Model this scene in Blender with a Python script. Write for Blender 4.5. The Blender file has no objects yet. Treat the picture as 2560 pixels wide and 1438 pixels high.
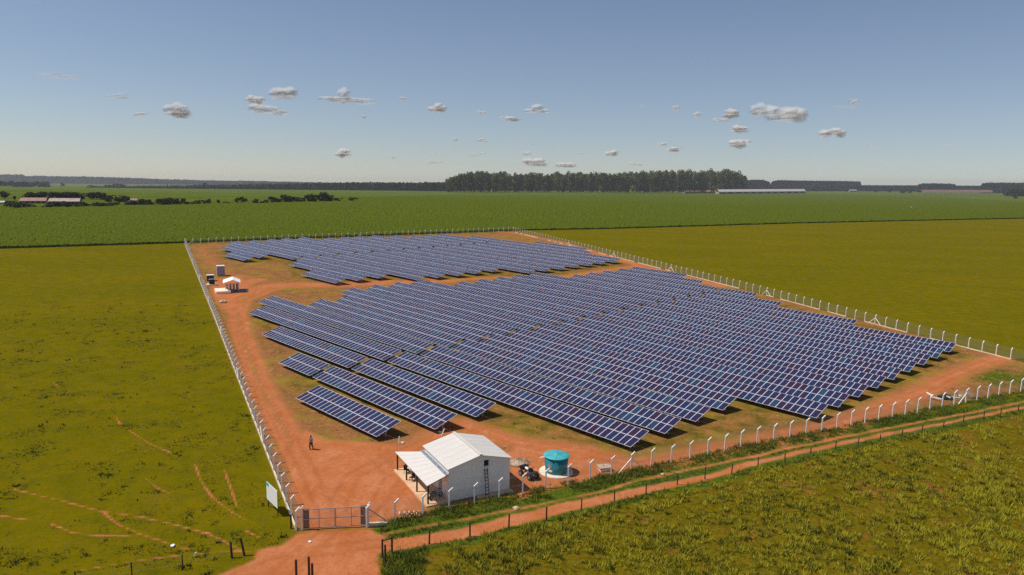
import bpy, math, random
import numpy as np
from mathutils import Vector, Matrix

random.seed(7); rng = np.random.default_rng(7)
SC = bpy.context.scene
COL = SC.collection
R = math.radians

# ------------------------------------------------------------------ camera
CAM_H = 35.17
F_PX, PITCH, ROLL = 1861.4, 0.1701, 0.0241
cp, sp = math.cos(PITCH), math.sin(PITCH)
cr, sr = math.cos(ROLL), math.sin(ROLL)
fw = Vector((0, cp, -sp)); rt0 = Vector((1, 0, 0)); up0 = Vector((0, sp, cp))
rt = rt0*cr + up0*sr
up = rt0*(-sr) + up0*cr
cam_d = bpy.data.cameras.new('camera'); cam = bpy.data.objects.new('camera', cam_d); COL.objects.link(cam)
cam.matrix_world = Matrix(((rt.x, up.x, -fw.x, 0), (rt.y, up.y, -fw.y, 0), (rt.z, up.z, -fw.z, CAM_H), (0, 0, 0, 1)))
cam_d.sensor_width = 36.0; cam_d.lens = F_PX/2560*36.0
cam_d.clip_start = 0.5; cam_d.clip_end = 120000
SC.camera = cam

# ------------------------------------------------------------------ world, sun, exposure
SUN_EL, SHX, SHY = R(59), 0.997, 0.083           # shadows run to +X and a little away
world = bpy.data.worlds.new('World'); SC.world = world; world.use_nodes = True
wn = world.node_tree; wn.nodes.clear()
wo = wn.nodes.new('ShaderNodeOutputWorld'); bg = wn.nodes.new('ShaderNodeBackground')
sky = wn.nodes.new('ShaderNodeTexSky'); tc = wn.nodes.new('ShaderNodeTexCoord'); mp = wn.nodes.new('ShaderNodeMapping')
sky.sky_type = 'NISHITA'; sky.sun_disc = False; sky.sun_elevation = SUN_EL; sky.sun_rotation = math.atan2(-SHX, -SHY)
sky.altitude = 400; sky.air_density = 1.0; sky.dust_density = 0.3; sky.ozone_density = 3.0
mp.inputs['Rotation'].default_value = (R(2.7), 0, 0)
hs = wn.nodes.new('ShaderNodeHueSaturation'); hs.inputs['Saturation'].default_value = 0.92
wn.links.new(tc.outputs['Generated'], mp.inputs['Vector']); wn.links.new(mp.outputs[0], sky.inputs[0])
wn.links.new(sky.outputs[0], hs.inputs['Color']); tn_ = wn.nodes.new('ShaderNodeVectorMath'); tn_.operation = 'MULTIPLY'; tn_.inputs[1].default_value = (1.02, 0.965, 0.97)
wn.links.new(hs.outputs[0], tn_.inputs[0]); wn.links.new(tn_.outputs[0], bg.inputs['Color'])
bg.inputs['Strength'].default_value = 0.089
wn.links.new(bg.outputs[0], wo.inputs['Surface'])
sl = bpy.data.lights.new('sun', 'SUN'); so = bpy.data.objects.new('sun', sl); COL.objects.link(so)
sl.energy = 4.3; sl.angle = R(0.53); sl.color = (1.0, 0.94, 0.84)
sd = Vector((SHX*math.cos(SUN_EL), SHY*math.cos(SUN_EL), -math.sin(SUN_EL)))
so.rotation_euler = sd.to_track_quat('-Z', 'Y').to_euler(); so.location = (-60, 20, 120)
SC.view_settings.view_transform = 'Standard'; SC.view_settings.look = 'None'
SC.view_settings.exposure = 0.0; SC.view_settings.gamma = 1.0; SC.view_settings.use_curve_mapping = False
SC.render.engine = 'CYCLES'
SC.cycles.use_denoising = False; SC.cycles.sample_clamp_indirect = 2.0; SC.cycles.max_bounces = 6; SC.cycles.transparent_max_bounces = 96; SC.cycles.volume_bounces = 0

# ------------------------------------------------------------------ farm frame and terrain
YAW = -0.7861; OX, OY = -30.7135, 102.5236
cY, sY = math.cos(YAW), math.sin(YAW)
def FX(u, v): return cY*u - sY*v + OX, sY*u + cY*v + OY
def F(u, v, z=0.0):
    x, y = FX(u, v); return Vector((x, y, tz(x, y)+z))
def sp_(t, w): return w*np.logaddexp(0.0, t/w)
def tzn(X, Y):
    X = np.asarray(X, float); Y = np.asarray(Y, float)
    s = sp_(Y-600, 60.0)
    ratio = np.clip(X/np.maximum(Y, 50.0), -1.1, 1.1)
    return s*(-0.030+0.0188*ratio) - 16*(1-np.exp(-np.maximum(Y-650, 0)/1200.0))
def tz(x, y):
    if y < 250: return 0.0
    return float(tzn(x, y))
def ray(px, py):
    X, Y = px-1280, py-719
    a = cr*X+sr*Y; b = -sr*X+cr*Y
    return rt0*a + Vector((0, F_PX*cp-b*sp, -(F_PX*sp+b*cp)))
def at(px, py, z=0.0):
    """the place on the ground (or z above it) that was surveyed at this point of the picture"""
    d = ray(px, py); d = d/d.y
    t0, t1 = 20.0, None
    y = 20.0
    while y < 30000:
        p = d*y
        if CAM_H+p.z <= tz(p.x, p.y)+z: t1 = y; break
        t0 = y; y *= 1.03
    if t1 is None: t1 = t0 = 9000
    for _ in range(30):
        m = (t0+t1)/2; p = d*m
        if CAM_H+p.z <= tz(p.x, p.y)+z: t1 = m
        else: t0 = m
    p = d*t1
    return Vector((p.x, p.y, CAM_H+p.z))
def on_z(px, py, z):
    d = ray(px, py); t = (z-CAM_H)/d.z; return Vector((d.x*t, d.y*t, z))

# ------------------------------------------------------------------ materials
def new_mat(name):
    m = bpy.data.materials.new(name); m.use_nodes = True; nt = m.node_tree
    return m, nt, nt.nodes['Principled BSDF']
def simple(name, col, rough=0.7, metal=0.0, spec=0.3, var=0.0, scale=3.0, bump=0.0):
    m, nt, b = new_mat(name)
    b.inputs['Base Color'].default_value = (*col, 1); b.inputs['Roughness'].default_value = rough
    b.inputs['Metallic'].default_value = metal; b.inputs['Specular IOR Level'].default_value = spec
    if var or bump:
        g = nt.nodes.new('ShaderNodeNewGeometry'); n = nt.nodes.new('ShaderNodeTexNoise'); n.inputs['Scale'].default_value = scale
        n.inputs['Detail'].default_value = 6; n.inputs['Roughness'].default_value = 0.65
        nt.links.new(g.outputs['Position'], n.inputs['Vector'])
        if var:
            r = nt.nodes.new('ShaderNodeMapRange'); r.inputs[1].default_value = 0.3; r.inputs[2].default_value = 0.7
            r.inputs[3].default_value = 1-var; r.inputs[4].default_value = 1+var*0.6
            mx = nt.nodes.new('ShaderNodeVectorMath'); mx.operation = 'SCALE'; mx.inputs[0].default_value = col
            nt.links.new(n.outputs['Fac'], r.inputs[0]); nt.links.new(r.outputs[0], mx.inputs['Scale'])
            nt.links.new(mx.outputs[0], b.inputs['Base Color'])
        if bump:
            bp = nt.nodes.new('ShaderNodeBump'); bp.inputs['Strength'].default_value = bump; bp.inputs['Distance'].default_value = 0.05
            nt.links.new(n.outputs['Fac'], bp.inputs['Height']); nt.links.new(bp.outputs[0], b.inputs['Normal'])
    return m
M = {}
M['concrete_white'] = simple('whitewashed_concrete', (0.86, 0.83, 0.78), 0.8, var=0.15, scale=2)
M['curb'] = simple('pale_curb', (0.74, 0.62, 0.45), 0.85, var=0.25, scale=1.2)
M['wall'] = simple('white_plaster', (0.86, 0.82, 0.79), 0.85, var=0.06, scale=0.8)
M['roof'] = simple('white_painted_sheet', (0.64, 0.60, 0.555), 0.5, var=0.07, scale=0.5)
M['gutter'] = simple('zinc_gutter', (0.30, 0.36, 0.46), 0.4, 0.2, var=0.6, scale=2.5)
M['roof_bright'] = simple('bright_white_sheet', (0.86, 0.87, 0.87), 0.5)
M['dark_wood'] = simple('dark_timber', (0.045, 0.025, 0.015), 0.8, var=0.3)
M['slab'] = simple('floor_slab', (0.70, 0.45, 0.27), 0.85, var=0.2, scale=1.0)
M['pad'] = simple('pale_concrete_pad', (0.86, 0.72, 0.56), 0.85, var=0.15, scale=1.5)
M['earth'] = simple('dug_earth', (0.30, 0.17, 0.085), 1.0, var=0.4, scale=2, bump=0.6)
M['black'] = simple('black_void', (0.008, 0.008, 0.01), 0.7)
M['rubber'] = simple('black_rubber', (0.015, 0.015, 0.015), 0.8)
M['plastic_white'] = simple('white_plastic', (0.8, 0.8, 0.78), 0.35)
M['teal'] = simple('teal_plastic', (0.010, 0.20, 0.25), 0.42, var=0.1, scale=1.5)
M['teal_lid'] = simple('teal_lid_plastic', (0.065, 0.40, 0.43), 0.45, var=0.1, scale=2)
M['steel'] = simple('galvanised_steel', (0.42, 0.41, 0.40), 0.45, 0.4, var=0.15)
M['steel_dark'] = simple('grey_bar', (0.20, 0.17, 0.15), 0.5, 0.3)
M['frame'] = simple('module_aluminium', (0.70, 0.675, 0.71), 0.6, 0.0, 0.1)
M['post_wood'] = simple('weathered_post', (0.06, 0.04, 0.028), 0.9, var=0.4)
M['cabinet'] = simple('grey_cabinet', (0.33, 0.31, 0.36), 0.5, var=0.1)
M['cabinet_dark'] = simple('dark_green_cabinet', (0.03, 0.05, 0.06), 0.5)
M['brick'] = simple('clay_tile', (0.42, 0.17, 0.09), 0.9, var=0.4, scale=3)
M['stone'] = simple('pale_stone', (0.52, 0.38, 0.27), 0.9, var=0.3, scale=2, bump=0.5)
M['skin'] = simple('skin', (0.23, 0.12, 0.075), 0.6)
M['shirt'] = simple('teal_shirt', (0.10, 0.22, 0.24), 0.85)
M['trousers'] = simple('dark_trousers', (0.012, 0.014, 0.022), 0.85)
M['red'] = simple('red_paint', (0.35, 0.03, 0.02), 0.4)
M['barnroof'] = simple('barn_roof', (0.58, 0.53, 0.51), 0.6, var=0.1, scale=0.1)
M['barnroof_red'] = simple('clay_barn_roof', (0.33, 0.20, 0.16), 0.8, var=0.2, scale=0.2)
M['barnroof_mix'] = simple('streaked_barn_roof', (0.42, 0.32, 0.29), 0.7, var=0.4, scale=0.15)
M['barnwall'] = simple('barn_wall', (0.42, 0.33, 0.27), 0.8)
M['trunk'] = simple('bark', (0.10, 0.07, 0.05), 0.9)

def up_normal(nt, k):
    g = nt.nodes.new('ShaderNodeNewGeometry'); a = nt.nodes.new('ShaderNodeVectorMath'); a.operation = 'ADD'; a.inputs[1].default_value = (0, 0, k)
    n = nt.nodes.new('ShaderNodeVectorMath'); n.operation = 'NORMALIZE'
    nt.links.new(g.outputs['Normal'], a.inputs[0]); nt.links.new(a.outputs[0], n.inputs[0]); return n.outputs[0]
def leafmat(name, c1, c2, rough=0.7, trans=0.25, soft_n=0.0):
    m, nt, b = new_mat(name)
    if soft_n: nt.links.new(up_normal(nt, soft_n), b.inputs['Normal'])
    a = nt.nodes.new('ShaderNodeAttribute'); a.attribute_name = 'tint'
    oi = nt.nodes.new('ShaderNodeObjectInfo'); ad = nt.nodes.new('ShaderNodeMath'); ad.operation = 'MULTIPLY_ADD'
    ad.inputs[1].default_value = 0.35
    mx = nt.nodes.new('ShaderNodeMix'); mx.data_type = 'RGBA'
    mx.inputs['A'].default_value = (*c1, 1); mx.inputs['B'].default_value = (*c2, 1)
    nt.links.new(oi.outputs['Random'], ad.inputs[0]); nt.links.new(a.outputs['Fac'], ad.inputs[2])
    sb = nt.nodes.new('ShaderNodeMath'); sb.operation = 'SUBTRACT'; sb.inputs[1].default_value = 0.17; sb.use_clamp = True
    nt.links.new(ad.outputs[0], sb.inputs[0]); nt.links.new(sb.outputs[0], mx.inputs['Factor'])
    nt.links.new(mx.outputs['Result'], b.inputs['Base Color']); b.inputs['Roughness'].default_value = rough
    b.inputs['Specular IOR Level'].default_value = 0.15
    tr = nt.nodes.new('ShaderNodeBsdfTranslucent'); nt.links.new(mx.outputs['Result'], tr.inputs['Color'])
    ms = nt.nodes.new('ShaderNodeMixShader'); ms.inputs[0].default_value = trans
    o = nt.nodes['Material Output']
    nt.links.new(b.outputs[0], ms.inputs[1]); nt.links.new(tr.outputs[0], ms.inputs[2]); nt.links.new(ms.outputs[0], o.inputs['Surface'])
    return m
M['grass'] = leafmat('grass_blades', (0.045, 0.055, 0.003), (0.40, 0.355, 0.016), trans=0.35, soft_n=1.5)
M['lush'] = leafmat('lush_grass_blades', (0.022, 0.040, 0.003), (0.16, 0.19, 0.012), trans=0.3, soft_n=0.8)
M['leaf'] = leafmat('tree_leaves', (0.012, 0.022, 0.006), (0.060, 0.072, 0.018), trans=0.1)
M['leaf_euc'] = leafmat('eucalyptus_leaves', (0.018, 0.030, 0.005), (0.20, 0.20, 0.040), trans=0.15)

def modmat(name, attr):
    m, nt, b = new_mat(name)
    if attr: s = nt.nodes.new('ShaderNodeAttribute'); s.attribute_name = 'tint'; out = s.outputs['Fac']
    else: s = nt.nodes.new('ShaderNodeObjectInfo'); out = s.outputs['Random']
    cr_ = nt.nodes.new('ShaderNodeValToRGB'); e = cr_.color_ramp
    e.interpolation = 'LINEAR'
    e.elements[0].position = 0.0; e.elements[0].color = (0.040, 0.016, 0.036, 1)
    e.elements[1].position = 1.0; e.elements[1].color = (0.024, 0.060, 0.110, 1)
    for p, c in ((0.10, (0.030, 0.018, 0.050)), (0.35, (0.024, 0.021, 0.062)), (0.6, (0.021, 0.023, 0.070)), (0.85, (0.017, 0.028, 0.080)), (0.95, (0.020, 0.042, 0.090))):
        x = e.elements.new(p); x.color = (*c, 1)
    nt.links.new(out, cr_.inputs[0]); nt.links.new(cr_.outputs[0], b.inputs['Base Color'])
    b.inputs['Roughness'].default_value = 0.16; b.inputs['Specular IOR Level'].default_value = 0.5
    return m
M['cell'] = modmat('solar_cells', False); M['cell_attr'] = modmat('solar_cells_far', True)

def ground_mat():
    m, nt, b = new_mat('ground_cover')
    N = nt.nodes; L = nt.links
    g = N.new('ShaderNodeNewGeometry')
    def noise(scale, detail=5, rough=0.6, vec=None, stretch=None):
        n = N.new('ShaderNodeTexNoise'); n.inputs['Scale'].default_value = scale; n.inputs['Detail'].default_value = detail
        n.inputs['Roughness'].default_value = rough
        if stretch:
            mpn = N.new('ShaderNodeMapping'); mpn.inputs['Scale'].default_value = stretch; mpn.inputs['Rotation'].default_value = (0, 0, 0.3)
            L.new(g.outputs['Position'], mpn.inputs['Vector']); L.new(mpn.outputs[0], n.inputs['Vector'])
        else: L.new(g.outputs['Position'], n.inputs['Vector'])
        return n.outputs['Fac']
    def attr(nm):
        a = N.new('ShaderNodeAttribute'); a.attribute_name = nm; return a.outputs['Fac']
    def mapr(x, a, b_, c, d):
        r = N.new('ShaderNodeMapRange'); r.clamp = True
        L.new(x, r.inputs[0]); r.inputs[1].default_value = a; r.inputs[2].default_value = b_; r.inputs[3].default_value = c; r.inputs[4].default_value = d
        return r.outputs[0]
    def math_(op, a, b_):
        n = N.new('ShaderNodeMath'); n.operation = op
        for i, x in enumerate((a, b_)):
            if isinstance(x, (int, float)): n.inputs[i].default_value = x
            else: L.new(x, n.inputs[i])
        return n.outputs[0]
    def mix(f, a, b_):
        n = N.new('ShaderNodeMix'); n.data_type = 'RGBA'
        L.new(f, n.inputs['Factor'])
        for k, x in (('A', a), ('B', b_)):
            if isinstance(x, tuple): n.inputs[k].default_value = (*x, 1)
            else: L.new(x, n.inputs[k])
        return n.outputs['Result']
    fine = noise(2.2, 8, 0.7); mid = noise(0.35, 6, 0.65); big = noise(0.035, 4, 0.6, stretch=(0.5, 1.6, 1)); huge = noise(0.008, 3)
    vfine = noise(7.0, 4, 0.6)
    # pasture
    past = mix(mapr(big, 0.35, 0.65, 0, 1), (0.130, 0.110, 0.0018), (0.162, 0.122, 0.0022))
    past = mix(mapr(mid, 0.42, 0.72, 0, 0.75), past, (0.080, 0.084, 0.0025))
    past = mix(mapr(fine, 0.52, 0.80, 0, 0.75), past, (0.052, 0.058, 0.003))
    past = mix(mapr(vfine, 0.60, 0.8, 0, 0.35), past, (0.23, 0.185, 0.016))
    past = mix(mapr(noise(0.12, 6, 0.7), 0.62, 0.75, 0, 0.5), past, (0.16, 0.085, 0.022))
    # dark specks of taller tufts
    vo = N.new('ShaderNodeTexVoronoi'); vo.inputs['Scale'].default_value = 0.42; L.new(g.outputs['Position'], vo.inputs['Vector'])
    sp1 = mapr(vo.outputs['Distance'], 0.10, 0.22, 1, 0)
    sp1 = math_('MULTIPLY', sp1, mapr(noise(0.06, 4), 0.48, 0.60, 0, 1))
    sp1 = math_('MULTIPLY', sp1, mapr(fine, 0.42, 0.55, 0, 0.9))
    past = mix(sp1, past, (0.028, 0.040, 0.007))
    # lush verge
    lush = mix(mapr(fine, 0.4, 0.65, 0, 1), (0.10, 0.13, 0.010), (0.035, 0.06, 0.007))
    # dry brown cover of the yard
    dry = mix(mapr(mid, 0.38, 0.62, 0, 1), (0.36, 0.130, 0.044), (0.21, 0.098, 0.028))
    dry = mix(mapr(fine, 0.46, 0.62, 0, 0.85), dry, (0.125, 0.080, 0.028))
    dry = mix(mapr(vfine, 0.54, 0.66, 0, 0.45), dry, (0.42, 0.27, 0.15))
    dry = mix(mapr(noise(0.9, 5), 0.58, 0.72, 0, 0.6), dry, (0.44, 0.29, 0.16))
    weeds = math_('MULTIPLY', mapr(noise(0.10, 5, 0.7), 0.50, 0.60, 0, 1), mapr(fine, 0.35, 0.6, 0.15, 1))
    dry = mix(weeds, dry, (0.235, 0.19, 0.018))
    dry = mix(math_('MULTIPLY', mapr(noise(0.22, 5, 0.7), 0.60, 0.68, 0, 1), mapr(fine, 0.40, 0.55, 0, 1)), dry, (0.060, 0.082, 0.010))
    # red soil
    weedc = mix(mapr(mid, 0.4, 0.6, 0, 1), (0.17, 0.135, 0.010), (0.080, 0.078, 0.006))
    soil = mix(mapr(noise(0.25, 6, 0.65), 0.38, 0.62, 0, 1), (0.43, 0.132, 0.042), (0.50, 0.180, 0.078))
    soil = mix(mapr(noise(0.06, 5, 0.6), 0.45, 0.68, 0, 0.6), soil, (0.40, 0.14, 0.052))
    soil = mix(mapr(fine, 0.48, 0.68, 0, 0.7), soil, (0.31, 0.090, 0.03))
    soil = mix(mapr(noise(0.7, 6, 0.7, stretch=(1.0, 0.35, 1)), 0.55, 0.75, 0, 0.6), soil, (0.60, 0.28, 0.14))
    soil = mix(mapr(vfine, 0.62, 0.75, 0, 0.3), soil, (0.26, 0.10, 0.04))
    soil = mix(math_('MULTIPLY', attr('rut'), mapr(mid, 0.35, 0.55, 0.1, 0.75)), soil, (0.29, 0.088, 0.032))
    # crop land further off
    crop = mix(mapr(huge, 0.4, 0.6, 0, 1), (0.062, 0.098, 0.010), (0.088, 0.115, 0.010))
    crop = mix(mapr(big, 0.45, 0.75, 0, 0.7), crop, (0.15, 0.165, 0.03))
    col = past
    nz = math_('MULTIPLY', math_('SUBTRACT', mid, 0.5), 0.9)
    nf = math_('MULTIPLY', math_('SUBTRACT', fine, 0.5), 0.7)
    nsum = math_('ADD', nz, nf)
    def mask(nm, w=0.12):
        a = math_('ADD', attr(nm), nsum)
        return mapr(a, 0.5-w, 0.5+w, 0, 1)
    roughc = mix(mapr(mid, 0.4, 0.6, 0, 1), (0.125, 0.095, 0.004), (0.170, 0.122, 0.006))
    roughc = mix(mapr(noise(0.16, 5, 0.7), 0.55, 0.66, 0, 0.8), roughc, (0.27, 0.10, 0.028))
    roughc = mix(mapr(fine, 0.45, 0.62, 0, 0.8), roughc, (0.055, 0.050, 0.004))
    col = mix(mask('rough'), col, roughc)
    col = mix(mask('far', 0.05), col, crop)
    col = mix(mask('dry'), col, dry)
    col = mix(mask('weed', 0.2), col, weedc)
    col = mix(mask('lush'), col, lush)
    col = mix(mask('bare', 0.16), col, soil)
    L.new(col, b.inputs['Base Color']); b.inputs['Roughness'].default_value = 1.0; b.inputs['Specular IOR Level'].default_value = 0.0
    bp = N.new('ShaderNodeBump'); bp.inputs['Strength'].default_value = 0.9; bp.inputs['Distance'].default_value = 0.12
    grassy = mapr(attr('bare'), 0.3, 0.6, 1.0, 0.25)
    L.new(math_('MULTIPLY', math_('ADD', fine, mid), grassy), bp.inputs['Height']); L.new(bp.outputs[0], b.inputs['Normal'])
    return m
M['ground'] = ground_mat()

def crop_mat():
    m, nt, b = new_mat('crop_leaves'); N = nt.nodes; L = nt.links
    g = N.new('ShaderNodeNewGeometry')
    def noise(s, d=5, st=None):
        n = N.new('ShaderNodeTexNoise'); n.inputs['Scale'].default_value = s; n.inputs['Detail'].default_value = d; n.inputs['Roughness'].default_value = 0.7
        if st:
            k = N.new('ShaderNodeMapping'); k.inputs['Scale'].default_value = st; L.new(g.outputs['Position'], k.inputs[0]); L.new(k.outputs[0], n.inputs['Vector'])
        else: L.new(g.outputs['Position'], n.inputs['Vector'])
        return n.outputs['Fac']
    r1 = N.new('ShaderNodeValToRGB'); e = r1.color_ramp
    e.elements[0].position = 0.36; e.elements[0].color = (0.040, 0.056, 0.003, 1)
    e.elements[1].position = 0.66; e.elements[1].color = (0.145, 0.165, 0.012, 1)
    x = e.elements.new(0.5); x.color = (0.084, 0.104, 0.007, 1)
    L.new(noise(0.9, 7), r1.inputs[0])
    r2 = N.new('ShaderNodeMapRange'); r2.inputs[1].default_value = 0.35; r2.inputs[2].default_value = 0.65; r2.inputs[3].default_value = 0; r2.inputs[4].default_value = 0.6
    L.new(noise(0.012, 4, (0.5, 1.5, 1)), r2.inputs[0])
    mx = N.new('ShaderNodeMix'); mx.data_type = 'RGBA'; L.new(r2.outputs[0], mx.inputs['Factor']); L.new(r1.outputs[0], mx.inputs['A']); mx.inputs['B'].default_value = (0.070, 0.100, 0.008, 1)
    L.new(mx.outputs['Result'], b.inputs['Base Color']); b.inputs['Roughness'].default_value = 1.0; b.inputs['Specular IOR Level'].default_value = 0.0
    bp = N.new('ShaderNodeBump'); bp.inputs['Strength'].default_value = 1.0; bp.inputs['Distance'].default_value = 0.4
    L.new(noise(1.1, 6), bp.inputs['Height']); L.new(bp.outputs[0], b.inputs['Normal'])
    return m
M['crop'] = crop_mat()
M['forest'] = simple('forest_canopy', (0.028, 0.040, 0.014), 0.95, var=0.5, scale=0.03, spec=0.05)
M['forest_far'] = simple('far_forest', (0.030, 0.040, 0.022), 0.95, var=0.35, scale=0.008, spec=0.05)

def wire_mat():
    m, nt, b = new_mat('chain_link'); b.inputs['Base Color'].default_value = (0.30, 0.29, 0.27, 1); b.inputs['Metallic'].default_value = 0.2
    b.inputs['Alpha'].default_value = 0.13
    return m
M['chain'] = wire_mat()

# ------------------------------------------------------------------ mesh builder and tagging
class MB:
    def __init__(s): s.v = []; s.f = []; s.m = []
    def quad(s, a, b, c, d, m=0):
        n = len(s.v); s.v += [tuple(a), tuple(b), tuple(c), tuple(d)]; s.f.append((n, n+1, n+2, n+3)); s.m.append(m)
    def box(s, c, size, m=0, rot=None, taper=1.0):
        cx, cy, cz = c; hx, hy, hz = size[0]/2, size[1]/2, size[2]/2; n = len(s.v)
        for k in (-1, 1):
            t = taper if k == 1 else 1.0
            for i, j in ((-1, -1), (1, -1), (1, 1), (-1, 1)):
                p = Vector((i*hx*t, j*hy*t, k*hz))
                if rot is not None: p = rot @ p
                s.v.append((p.x+cx, p.y+cy, p.z+cz))
        for q in ((3, 2, 1, 0), (4, 5, 6, 7), (0, 1, 5, 4), (1, 2, 6, 5), (2, 3, 7, 6), (3, 0, 4, 7)):
            s.f.append(tuple(n+i for i in q)); s.m.append(m)
    def beam(s, a, b, w, h=None, m=0):
        a = Vector(a); b = Vector(b); d = b-a; L = d.length; h = h or w
        q = d.to_track_quat('Z', 'Y').to_matrix()
        s.box((a+b)/2, (w, h, L), m, q)
    def tube(s, pts, r, n=8, m=0, cap=True):
        pts = [Vector(p) for p in pts]; rs = r if isinstance(r, (list, tuple)) else [r]*len(pts)
        base = len(s.v)
        for i, p in enumerate(pts):
            d = (pts[min(i+1, len(pts)-1)]-pts[max(i-1, 0)]).normalized()
            q = d.to_track_quat('Z', 'Y').to_matrix()
            for k in range(n):
                a = 2*math.pi*k/n; o = q @ Vector((math.cos(a)*rs[i], math.sin(a)*rs[i], 0)); s.v.append(tuple(p+o))
        for i in range(len(pts)-1):
            for k in range(n):
                a = base+i*n+k; b = base+i*n+(k+1) % n
                s.f.append((a, b, b+n, a+n)); s.m.append(m)
        if cap:
            s.f.append(tuple(base+k for k in range(n))[::-1]); s.m.append(m)
            e = base+(len(pts)-1)*n; s.f.append(tuple(e+k for k in range(n))); s.m.append(m)
    def lathe(s, prof, c=(0, 0, 0), n=24, m=0):
        base = len(s.v)
        for r, z in prof:
            for k in range(n):
                a = 2*math.pi*k/n; s.v.append((c[0]+r*math.cos(a), c[1]+r*math.sin(a), c[2]+z))
        for i in range(len(prof)-1):
            for k in range(n):
                a = base+i*n+k; b = base+i*n+(k+1) % n
                s.f.append((a, b, b+n, a+n)); s.m.append(m)
        s.f.append(tuple(base+k for k in range(n))[::-1]); s.m.append(m)
        e = base+(len(prof)-1)*n; s.f.append(tuple(e+k for k in range(n))); s.m.append(m)
    def wheel(s, c, r, w, axis, n=14, m=0):
        ax = Vector(axis).normalized(); c = Vector(c)
        s.tube([c-ax*w/2, c-ax*w*0.3, c+ax*w*0.3, c+ax*w/2], [r*0.85, r, r, r*0.85], n, m)
    def mesh(s, name, mats):
        me = bpy.data.meshes.new(name); me.from_pydata(s.v, [], s.f)
        for x in (mats if isinstance(mats, (list, tuple)) else [mats]): me.materials.append(M[x] if isinstance(x, str) else x)
        me.polygons.foreach_set('material_index', s.m); me.update(); return me
    def build(s, name, mats, parent=None, smooth=False):
        me = s.mesh(name, mats)
        if smooth: me.polygons.foreach_set('use_smooth', [True]*len(me.polygons))
        return link(name, me, parent)
def link(name, me, parent=None, loc=None, rot=None):
    o = bpy.data.objects.new(name, me); COL.objects.link(o)
    if parent is not None: o.parent = parent
    if loc is not None: o.location = loc
    if rot is not None: o.rotation_euler = rot
    return o
def tag(o, label=None, cat=None, group=None, kind=None):
    if label: o['label'] = label
    if cat: o['category'] = cat
    if group: o['group'] = group
    if kind: o['kind'] = kind
    return o
def thing(name, label, cat, loc=(0, 0, 0), rz=0.0, group=None):
    o = bpy.data.objects.new(name, None); COL.objects.link(o); o.empty_display_size = 0.3
    o.location = loc; o.rotation_euler = (0, 0, rz)
    return tag(o, label, cat, group)
def np_mesh(name, V, Fq, mat, tint=None, smooth=False):
    """V (n,3), Fq (m,3 or 4) arrays; tint per vertex"""
    me = bpy.data.meshes.new(name); n = len(V); m, k = Fq.shape
    me.vertices.add(n); me.vertices.foreach_set('co', np.asarray(V, np.float32).ravel())
    me.loops.add(m*k); me.loops.foreach_set('vertex_index', np.asarray(Fq, np.int32).ravel())
    me.polygons.add(m); me.polygons.foreach_set('loop_start', np.arange(0, m*k, k, dtype=np.int32))
    me.update(calc_edges=True); me.validate()
    if tint is not None:
        a = me.attributes.new('tint', 'FLOAT', 'POINT'); a.data.foreach_set('value', np.asarray(tint, np.float32))
    me.polygons.foreach_set('use_smooth', np.full(len(me.polygons), bool(smooth)))
    me.materials.append(M[mat] if isinstance(mat, str) else mat)
    return me

# ------------------------------------------------------------------ ground grid
def polyline(pts): return np.array([[at(x, y).x, at(x, y).y] for x, y in pts])
def dist_poly(X, Y, P):
    d = np.full(X.shape, 1e9); tt = np.zeros(X.shape); acc = 0
    for a, b in zip(P[:-1], P[1:]):
        ab = b-a; L2 = ab@ab
        t = np.clip(((X-a[0])*ab[0]+(Y-a[1])*ab[1])/L2, 0, 1)
        dd = np.hypot(X-a[0]-t*ab[0], Y-a[1]-t*ab[1])
        d = np.minimum(d, dd)
    return d
def inside(X, Y, P):
    r = np.zeros(X.shape, bool); n = len(P)
    for i in range(n):
        x1, y1 = P[i]; x2, y2 = P[(i+1) % n]
        c = ((y1 > Y) != (y2 > Y))
        with np.errstate(divide='ignore', invalid='ignore'):
            xi = (x2-x1)*(Y-y1)/(y2-y1)+x1
        r ^= c & (X < xi)
    return r
def sgn_poly(X, Y, P):
    P = np.asarray(P); d = dist_poly(X, Y, np.vstack([P, P[:1]])); return np.where(inside(X, Y, P), d, -d)

# fence corners, farm frame -> world
FL0, FL1 = (33.7, -18.4), (-196.0, 61.0)
FRB = (-166.5, 209.5)
RIGHT_END = (76.5, 109.0)
front_uv = [(37.6, -13.1), (38.6, -9.9), (40.2, -4.4), (41.8, 1.0), (43.5, 6.8), (45.3, 12.2), (47.0, 17.8), (48.9, 23.3), (50.6, 28.9), (52.0, 34.7), (53.9, 40.3), (55.7, 45.3), (57.5, 50.5), (59.2, 56.0), (61.0, 61.3), (62.7, 67.0), (64.5, 72.5), (66.3, 78.0), (68.2, 84.1), (70.1, 89.6), (74.0, 100.0), (77.5, 109.0)]
compound = np.array([FX(*q) for q in [FL0]+front_uv+[(30.0, 128.4), (-0.3, 141.9), (-60, 166)]+[FRB, FL1]])

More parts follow.
